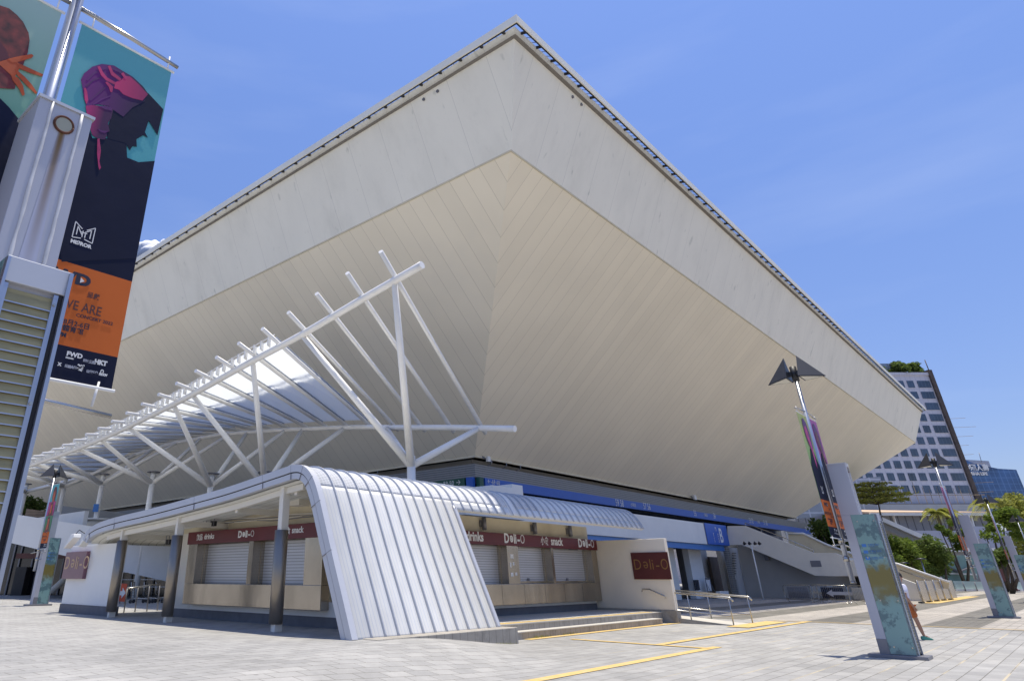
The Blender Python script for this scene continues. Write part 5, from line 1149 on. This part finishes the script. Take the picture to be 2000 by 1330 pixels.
MB().box(V((hx1, YH-.6, 0)), X*1.1, Y*14, Z*(hz1+1.5)).build('scaffold_screen', M['scaf'], ho)
MB().tube((hx1+.5, YH-.3, hz1), (hx1+.4, YH-.3, hz1+4.5), .12).build('mast', M['scaf'], ho)
for i in range(13): z = 12+i*(hz1-22)/13; y_ = YH-.8+random.uniform(0, 2); MB().tube((hx1+.8, y_, z), (hx1+.8+random.uniform(4, 7.5), y_, z+.3), .04).build('bamboo_pole', M['bamboo'], ho)
mb = MB()
for i in range(30): a = hx1-60+i*2; mb.tube((a, YH-1.2, 8), (a+random.uniform(-.3, .3), YH-1.2, hz0+random.uniform(1.5, 5)), .07, n=6)
for z in (12, 14, 16.5, hz0-1, hz0+1.2): mb.tube((hx1-66, YH-1.3, z), (hx1+2, YH-1.3, z+.2), .08, n=6)
mb.build('scaffold', M['bamboo'], ho)
MB().box(V((hx1-66, YH-1.9, 10)), X*66, Y*.6, Z*(hz0-11)).build('podium_netting', M['greywall'], ho)
for s in (0, 1, 2, 3, 4, 5): MB().tube((hx1-62+s*12, YH-2.2, hz0-3.5), (hx1-50+s*12, YH-2.2, hz0-3.5), .25, n=8).build('rust_beam', M['scaf'], ho)
rg = atY(1760, 735, YH+2); MB().box(V((rg.x-12, YH+1, hz1+.8)), X*(atY(1790, 735, YH).x-rg.x+10), Y*10, Z*(zpx(708, 1788)-hz1-.8)).build('rooftop_room', M['greyglass'], ho)
def leafcloud(clumps, n, size, m, flat_=1.0):
    mb = MB(); tot = sum(c[1][0]*c[1][1]*c[1][2] for c in clumps)**.0001 or 1; vol = [c[1][0]*c[1][1]*c[1][2] for c in clumps]; sv = sum(vol)
    for (c, r), v_ in zip(clumps, vol):
        for i in range(max(6, int(n*v_/sv))):
            th = random.uniform(0, 2*math.pi); ph = math.acos(random.uniform(-1, 1)); rr = random.random()**.45*random.uniform(.75, 1.1)
            p = V(c)+V((math.sin(ph)*math.cos(th)*r[0], math.sin(ph)*math.sin(th)*r[1], math.cos(ph)*r[2]))*rr
            a = V((random.gauss(0, 1), random.gauss(0, 1), random.gauss(0, .5*flat_))).normalized()*size*random.uniform(.6, 1.4); b = V((random.gauss(0, 1), random.gauss(0, 1), random.gauss(0, .6*flat_))).cross(a).normalized()*size*random.uniform(.3, .7)
            mb.poly([p-a, p+b, p+a, p-b])
    return mb
def tree(name, px, py_base, Yd, H_, spread, lab, m, layered=False, n=5000, lf=None, zb=None, group=None):
    b = atY(px, py_base, Yd); b = V((b.x, b.y, b.z if zb is None else zb)); t = thing(name, lab, 'tree', b, group); cl_ = []; mb = MB()
    lean = V((random.uniform(-.1, .1), 0, 0)); pts = [b+(lean*i+Z*i/5*H_*.6) for i in range(6)]; mb.path(pts, [H_*.028*(1-i*.12) for i in range(6)], 8); limbs = []
    if layered:
        for lv in range(4):
            z = H_*(.52+.15*lv); sr_ = spread*(.9, 1.0, .8, .55)[lv]
            for k in range(7):
                a = k*2*math.pi/7+lv; e = b+V((math.cos(a)*sr_*.72, math.sin(a)*sr_*.72, z+random.uniform(-.15, .15)*H_*.1)); mb.path([b+Z*(z-H_*.10), b.lerp(e, .5)*0+(b+Z*(z-H_*.05)).lerp(e, .5), e], [H_*.012, H_*.008, H_*.004], 6)
                cl_.append((e, (sr_*.36, sr_*.36, H_*.035))); cl_.append(((b+Z*z).lerp(e, .5), (sr_*.3, sr_*.3, H_*.025)))
        mb.tube(b+Z*H_*.5, b+Z*H_*.98, H_*.015, H_*.005)
    else:
        for k in range(16):
            a = random.uniform(0, 6.28); rr = spread*random.uniform(.15, .8); z = H_*random.uniform(.38, .95); rr *= 1.1-.5*abs(z/H_-.6)
            e = b+V((math.cos(a)*rr, math.sin(a)*rr, z)); mb.path([b+Z*H_*.3, (b+Z*H_*.45).lerp(e, .5), e], [H_*.014, H_*.009, H_*.004], 6)
            s_ = random.uniform(.22, .38)*spread; cl_.append((e, (s_, s_, s_*.7)))
    mb.build('trunk', M['bark'], t); leafcloud(cl_, n, lf or H_*.018, m).build('crown', m, t, recalc=False); return t
def bush(pxs, Yd, lab, m, n=5000, lf=.2):
    cl_ = []
    for x, y, r in pxs: c = atY(x, y, Yd+random.uniform(-1.5, 1.5)); cl_.append((c, (r, r, r*.8)))
    c0 = cl_[0][0]; lowest = min(c[0].z for c in cl_); t = thing('bushy_tree', lab, 'tree', V((c0.x, c0.y, 0)))
    mb = MB(); 
    for c, r in cl_[::2]: mb.path([V((c0.x, c0.y, 0)), V(((c0.x+c.x)/2, c.y, max(.5, lowest*.5))), c], [.22, .15, .04], 6)
    mb.build('trunk', M['bark'], t); leafcloud(cl_, n, lf, m).build('crown', m, t, recalc=False); return t
rgc = [(V((rg.x+random.uniform(-11, 7), YH+random.uniform(0, 3), hz1+random.uniform(1.0, zpx(712, 1770)-hz1))), (1.6, 1.2, 1.5)) for _ in range(26)]
t = thing('roof_garden', 'overgrown green planting on top of the gridded office tower', 'plants', (rg.x, YH, hz1)); leafcloud(rgc, 3500, .5, M['leaf']).build('foliage', M['leaf'], t, recalc=False)
# blue glass building
YB = 262.0
bb = thing('blue_glass_building', 'blue glass office building with rooftop lettering at the right edge', 'building', atY(1960, 980, YB))
flat('glass_wall', M['blueglass'], [(1880, 895), (1900, 904), (1925, 910), (1950, 915), (1985, 917), (2020, 1000), (1900, 1010)], YB, 20, bb)
flat('plant_room', M['pgrey'], [(1880, 897), (1931, 900), (1937, 915), (1880, 915)], YB+22, 8, bb)
q = atY(1884, 918.5, YB-.5); text('中國人壽', 2.5, M['letter'], q+Z*.1, X, Z, bb, sx=.95, bold=.05, ext=.2); q = atY(1889, 927.5, YB-.5); text('CHINA LIFE', 1.5, M['letter'], q, X, Z, bb, sx=1.02, bold=.06, ext=.2)
MB().tube(atY(1917, 902, YB+20), atY(1912, 884, YB+20), .12, n=6).build('antenna', M['pdark'], bb)
# grey curtain wall behind the arena's right corner
YG = 150.
gb = thing('grey_glass_building', 'pale grey glass building seen beneath the right corner of the arena', 'building', atY(1620, 1050, YG))
flat('glass_wall', M['greyglass'], [(1520, 1010), (1560, 985), (1620, 940), (1720, 930), (1720, 1110), (1560, 1110)], YG, 20, gb)
flat('canopy', M['fins'], [(1553, 1013), (1592, 1010), (1593, 1020), (1570, 1024), (1553, 1021)], YG-3, 3, gb)
for i in range(5): flat('lower_floor', M['pdark'], [(1635, 1040+i*8), (1670, 1041+i*8), (1671, 1044+i*8), (1636, 1043+i*8)], YG-1, 1, gb)
# terraces and far walls
tc_ = thing('terrace_pavilion', 'low pavilion with tan roof and grey finned wall below the office tower', 'building', atY(1800, 1030, 140))
mb = MB(); a, b, c, d = [atY(x, y, 140) for x, y in ((1690, 1003), (1936, 1003), (1912, 994), (1690, 990))]; mb.prism([a, b, c+Y*9, d+Y*9], Z*.35); mb.build('roof', M['tan'], tc_)
flat('fascia', M['offwhite'], [(1700, 1001), (1930, 1001), (1935, 1006.5), (1700, 1006.5)], 139.6, .4, tc_)
flat('fin_wall', M['fins'], [(1715, 1006), (1935, 1006), (1946, 1040), (1715, 1040)], 141, 6, tc_)
flat('white_post', M['white'], [(1744, 1005), (1746, 1005), (1757, 1036), (1755, 1036)], 140.4, .4, tc_); flat('white_post', M['white'], [(1896, 1008), (1899, 1008), (1907, 1035), (1904, 1035)], 140.4, .4, tc_)
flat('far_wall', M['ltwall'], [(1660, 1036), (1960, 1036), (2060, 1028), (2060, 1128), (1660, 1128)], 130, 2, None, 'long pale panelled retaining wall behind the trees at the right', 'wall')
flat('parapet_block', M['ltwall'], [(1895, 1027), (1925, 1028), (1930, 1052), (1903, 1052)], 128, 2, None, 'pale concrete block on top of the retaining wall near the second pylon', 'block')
flat('dark_wall', M['pdark'], [(1860, 1085), (2060, 1078), (2060, 1140), (1880, 1140)], 122, 2, None, 'dark grey lower wall behind the pale green barrier', 'wall')
br = thing('sloping_footbridge', 'covered sloping footbridge with white roof edge crossing behind the bushes', 'bridge', atY(1790, 1045, 108))
flat('side', M['louvre'], [(1712, 1012), (1862, 1077), (1908, 1078), (1908, 1090), (1858, 1090), (1712, 1026)], 108, 4, br)
flat('roof_edge', M['white'], [(1708, 1003), (1860, 1069), (1950, 1070), (1950, 1077), (1858, 1077), (1708, 1011)], 107.6, 4.8, br)
te = thing('green_hoarding', 'teal mesh hoarding beside the footbridge at the right', 'hoarding', atY(1880, 1140, 95))
flat('mesh', M['teal'], [(1822, 1090), (1880, 1084), (1905, 1083), (1910, 1133), (1852, 1140)], 96, .4, te); flat('top_rail', M['white'], [(1838, 1117), (1907, 1120), (1908, 1123), (1839, 1120)], 95.7, .3, te)
flat('brace', M['pdark'], [(1825, 1093), (1829, 1093), (1876, 1116), (1870, 1117)], 95.6, .3, te); flat('brace', M['pdark'], [(1872, 1116), (1906, 1102), (1906, 1104), (1876, 1118)], 95.6, .3, te)
pg = thing('pale_green_barrier', 'long pale green site barrier with thin posts along the far edge of the plaza', 'barrier', gz(1930, 1154))
yb_ = gz(1930, 1154).y; flat('panels', M['paleg'], [(1861, 1134), (1960, 1136), (2050, 1136), (2050, 1150), (1868, 1150)], yb_, .3, pg); flat('kerb', M['white'], [(1866, 1150), (2050, 1150), (2050, 1154.3), (1868, 1154.3)], yb_-.2, .6, pg)
for px in (1880, 1903, 1926, 1958, 1980): a = atY(px, 1136, yb_-.3); b = atY(px+6, 1152, yb_-.3); MB().tube((b.x, b.y, 0), a, .06, n=6).build('post', M['pdark'], pg)
q = atY(1977, 1138, yb_-.5); t = thing('traffic_cone', 'small red cone in front of the pale green barrier', 'cone', q-Z*.9); MB().tube(q-Z*.75, q+Z*.25, .32, .04).build('cone', M['redside'], t); MB().box(q-Z*.85-X*.35-Y*.35, X*.7, Y*.7, Z*.1).build('base', M['redside'], t)
flat('brown_sign_board', M['redside'], [(1946, 1108), (1957, 1107.5), (1968, 1134), (1954, 1136)], 84, .2, None, 'faded brown board with white frame leaning at the plaza edge', 'board')
# trees
tree('layered_tree', 1722, 1016, 100, 5.0, 4.8, 'flat-topped tree with layered branches beside the near right pylon', M['leaf3'], True, 2600, .22)
tree('layered_tree', 1672, 1016, 112, 5.4, 4.0, 'smaller layered tree half hidden behind the near right pylon', M['leaf3'], True, 1700, .22)
bush([(1612, 1042, 1.5), (1632, 1030, 2.0), (1600, 1030, 1.2), (1650, 1036, 1.8), (1625, 1050, 2.0), (1645, 1055, 1.8), (1590, 1020, .8)], 84, 'rounded green tree beneath the right corner of the arena', M['leaf'], 5000, .22)
bush([(1750, 1065, 1.1), (1765, 1075, 1.3), (1748, 1085, 1.0), (1775, 1090, 1.4), (1755, 1100, 1.2), (1742, 1055, .8), (1770, 1062, .8), (1745, 1095, 1)], 70, 'bright yellow-green tree right of the near pylon', M['leaf2'], 5000, .15)
bush([(1800, 1068, 1.2), (1820, 1062, 1.1), (1812, 1085, 1.6), (1835, 1080, 1.2), (1795, 1100, 1.6), (1825, 1102, 1.5), (1845, 1090, .9), (1812, 1050, .6), (1800, 1118, 1.5), (1835, 1110, 1.0)], 74, 'dense dark green tree in front of the sloping footbridge', M['leaf'], 6500, .16)
bush([(1925, 1045, .7), (1940, 1030, 1.0), (1960, 1010, 1.3), (1980, 1025, 1.1), (1950, 1050, .8), (1990, 1045, 1.0), (1935, 1012, .8), (1972, 1000, 1.0)], 86, 'airy bright green tree in front of the retaining wall at the right edge', M['leaf2'], 2600, .2)
bush([(1950, 1085, .9), (1935, 1090, .7), (1965, 1080, .9), (1955, 1100, .6), (1980, 1092, .9), (1942, 1104, .6)], 78, 'small round-headed green tree behind the second pylon', M['leaf'], 2200, .17)
bush([(1850, 1040, .7), (1865, 1052, .8), (1835, 1030, .6), (1872, 1068, .7), (1880, 1040, .7), (1858, 1020, .6)], 96, 'sparse young tree between the footbridge and the second pylon', M['leaf2'], 1300, .2)
bush([(1995, 990, 2.2), (1980, 975, 1.6), (2010, 1010, 2.4), (1965, 985, 1.4), (2000, 1060, 2), (2005, 1090, 2)], 110, 'olive green tree cut off by the right edge', M['leaf3'], 3000, .28)
bush([(50, 985, 1.2), (62, 990, 1.0), (75, 988, 1.0), (40, 992, 1.3)], 68, 'dark green shrub top showing above the striped roof at far left', M['leaf'], 1500, .18)
def palm(px, pyc, Yd, rf, lab):
    c = atY(px, pyc, Yd); bz = atY(px+8, 1036, Yd).z; t = thing('palm_tree', lab, 'palm', V((c.x, c.y, bz)), 'feather palms on the terrace')
    MB().path([V((c.x, c.y, bz)), V((c.x+.15, c.y, (bz+c.z)/2)), c], [.32, .24, .26], 8).build('trunk', M['bark'], t); mb = MB()
    for k in range(22):
        a = k*2.4; el = random.uniform(-.1, 1.1); d = V((math.cos(a)*math.cos(el), math.sin(a)*math.cos(el), math.sin(el))); pts = [c+d*rf*s-Z*rf*.75*s*s for s in (0, .25, .5, .75, 1)]
        for i in range(4):
            for j in range(5):
                p = pts[i].lerp(pts[i+1], j/5); s_ = d.cross(Z).normalized()
                for sg_ in (1, -1): w_ = rf*.26*(1-.12*i); mb.poly([p, p+d*.14, p+s_*sg_*w_-Z*w_*.55+d*.2])
    mb.build('fronds', M['leaf3'], t, recalc=False)
for a in ((1827, 1000, 118, 2.6, 'feather palm left of the lamp pole on the terrace'), (1846, 1002, 118, 2.8, 'feather palm behind the lamp pole on the terrace'), (1925, 985, 112, 3.0, 'feather palm just left of the distant lamp pole'), (1950, 982, 116, 2.8, 'feather palm right of the distant lamp pole')): palm(*a)
# small shaded garden lamps
for px, py, lab in ((1765, 1100, 'flat-topped garden lamp left, above the stair balustrade'), (1798, 1092, 'flat-topped garden lamp right, before the dark green tree')):
    c = atY(px, py, 62); t = thing('garden_lamp', lab, 'lamp post', V((c.x, c.y, 0)), 'flat-topped garden lamps'); MB().tube((c.x, c.y, 0), c, .05).build('pole', M['pole'], t); MB().tube(c, c+Z*.12, .5, .1, 16).build('shade', M['lamp'], t)

# ================= PERSON =================
pc = gz(1791, 1248.5)
def skinmesh(name, chain, edges, m, parent, sub=2):
    me = bpy.data.meshes.new(name); me.from_pydata([c[0] for c in chain], edges, []); o = bpy.data.objects.new(name, me); C.objects.link(o)
    sk = o.modifiers.new('s', 'SKIN'); ss_ = o.modifiers.new('u', 'SUBSURF'); ss_.levels = sub; ss_.render_levels = sub
    for i, c in enumerate(chain): me.skin_vertices[0].data[i].radius = (c[1], c[2] if len(c) > 2 else c[1])
    me.skin_vertices[0].data[0].use_root = True
    dg = bpy.context.evaluated_depsgraph_get(); m2 = bpy.data.meshes.new_from_object(o.evaluated_get(dg)); m2.name = name; bpy.data.objects.remove(o)
    m2.materials.clear(); m2.materials.append(m); r = bpy.data.objects.new(name, m2); C.objects.link(r); r.parent = parent
    for f in m2.polygons: f.use_smooth = True
    return r
pe_ = bpy.data.objects.new('person', None); C.objects.link(pe_); pe_.location = pc; pe_.rotation_euler = (0, 0, rad(-12))
tag(pe_, 'person in white T-shirt, orange shorts and green shoes walking right behind the near right pylon', 'person')
# local frame: +x is the walking direction, y across
J = [((0, 0, .95), .12, .15), ((.0, 0, 1.15), .11, .14), ((.01, 0, 1.36), .11, .16), ((.01, 0, 1.47), .055), ((.03, 0, 1.57), .075), ((.03, 0, 1.66), .09), ((.02, 0, 1.72), .06),
     ((0, -.10, .88), .095), ((.10, -.11, .50), .06), ((.13, -.11, .30), .058), ((.17, -.11, .09), .035), ((.26, -.11, .03), .03),
     ((0, .10, .88), .095), ((-.02, .11, .50), .06), ((-.14, .11, .32), .055), ((-.30, .11, .13), .035), ((-.24, .11, .05), .03),
     ((.0, -.20, 1.38), .055), ((-.06, -.25, 1.12), .042), ((.05, -.26, .90), .032), ((.08, -.26, .84), .03),
     ((.0, .20, 1.38), .055), ((.05, .25, 1.12), .042), ((.16, .24, .93), .032), ((.20, .24, .88), .03)]
Eg = [(0, 1), (1, 2), (2, 3), (3, 4), (4, 5), (5, 6), (0, 7), (7, 8), (8, 9), (9, 10), (10, 11), (0, 12), (12, 13), (13, 14), (14, 15), (15, 16), (2, 17), (17, 18), (18, 19), (19, 20), (2, 21), (21, 22), (22, 23), (23, 24)]
fid = len(J)
for base_i, s in ((20, -1), (24, 1)):
    b = V(J[base_i][0])
    for k, (dx, ln_) in enumerate(((.03, .07), (.012, .085), (-.006, .08), (-.024, .065), (.035, .045))):
        J.append(((b.x+dx+.01, b.y, b.z-.035), .009)); J.append(((b.x+dx+.015+(.02 if k == 4 else 0), b.y-s*.012, b.z-.035-ln_), .008)); Eg += [(base_i, len(J)-2), (len(J)-2, len(J)-1)]
skinmesh('body', J, Eg, M['skin'], pe_)
skinmesh('t_shirt', [((0, 0, .90), .15, .18), ((.0, 0, 1.15), .14, .17), ((.01, 0, 1.36), .135, .19), ((.01, 0, 1.45), .08, .09), ((0, -.21, 1.38), .085), ((-.04, -.25, 1.20), .08), ((0, .21, 1.38), .085), ((.03, .25, 1.20), .08)], [(0, 1), (1, 2), (2, 3), (2, 4), (4, 5), (2, 6), (6, 7)], M['tee'], pe_)
skinmesh('shorts', [((0, 0, .93), .145, .175), ((.02, -.10, .80), .115), ((.09, -.11, .55), .10), ((0, .10, .80), .115), ((-.02, .11, .55), .10)], [(0, 1), (1, 2), (0, 3), (3, 4)], M['shorts'], pe_)
def lshoe(x, y, z, tilt):
    mb = MB(); prof_ = [(-.09, 0), (.19, 0), (.205, .025), (.15, .05), (.06, .075), (.02, .10), (-.08, .10), (-.10, .05)]
    c_, s_ = math.cos(tilt), math.sin(tilt); mb.prism([V((x+a*c_-b*s_, y-.042, z+a*s_+b*c_)) for a, b in prof_], V((0, .084, 0))); o = mb.build('shoe', M['shoe'], pe_, bevel=.02)
    mb = MB(); mb.prism([V((x+a*c_-b*s_, y-.03, z+a*s_+b*c_)) for a, b in ((.03, .096), (.12, .064), (.12, .072), (.04, .112))], V((0, .06, 0))); mb.build('laces', M['lace'], o)
lshoe(.17, -.11, 0, 0); lshoe(-.27, .11, .04, -.35)
mb = MB(); mb.ball((.005, 0, 1.675), (.115, .098, .105), 3); mb.build('hair', M['hair'], pe_)
mb = MB(); mb.ball((.125, 0, 1.615), (.018, .014, .02), 2); mb.build('nose', M['skin'], pe_)
for s in (-1, 1): MB().ball((.108, s*.033, 1.64), .011, 2).build('eye', M['hair'], pe_); MB().ball((.02, s*.092, 1.625), (.022, .01, .032), 2).build('ear', M['skin'], pe_)
MB().ball((.112, 0, 1.575), (.012, .026, .007), 2).build('mouth', M['redside'], pe_)
clean()
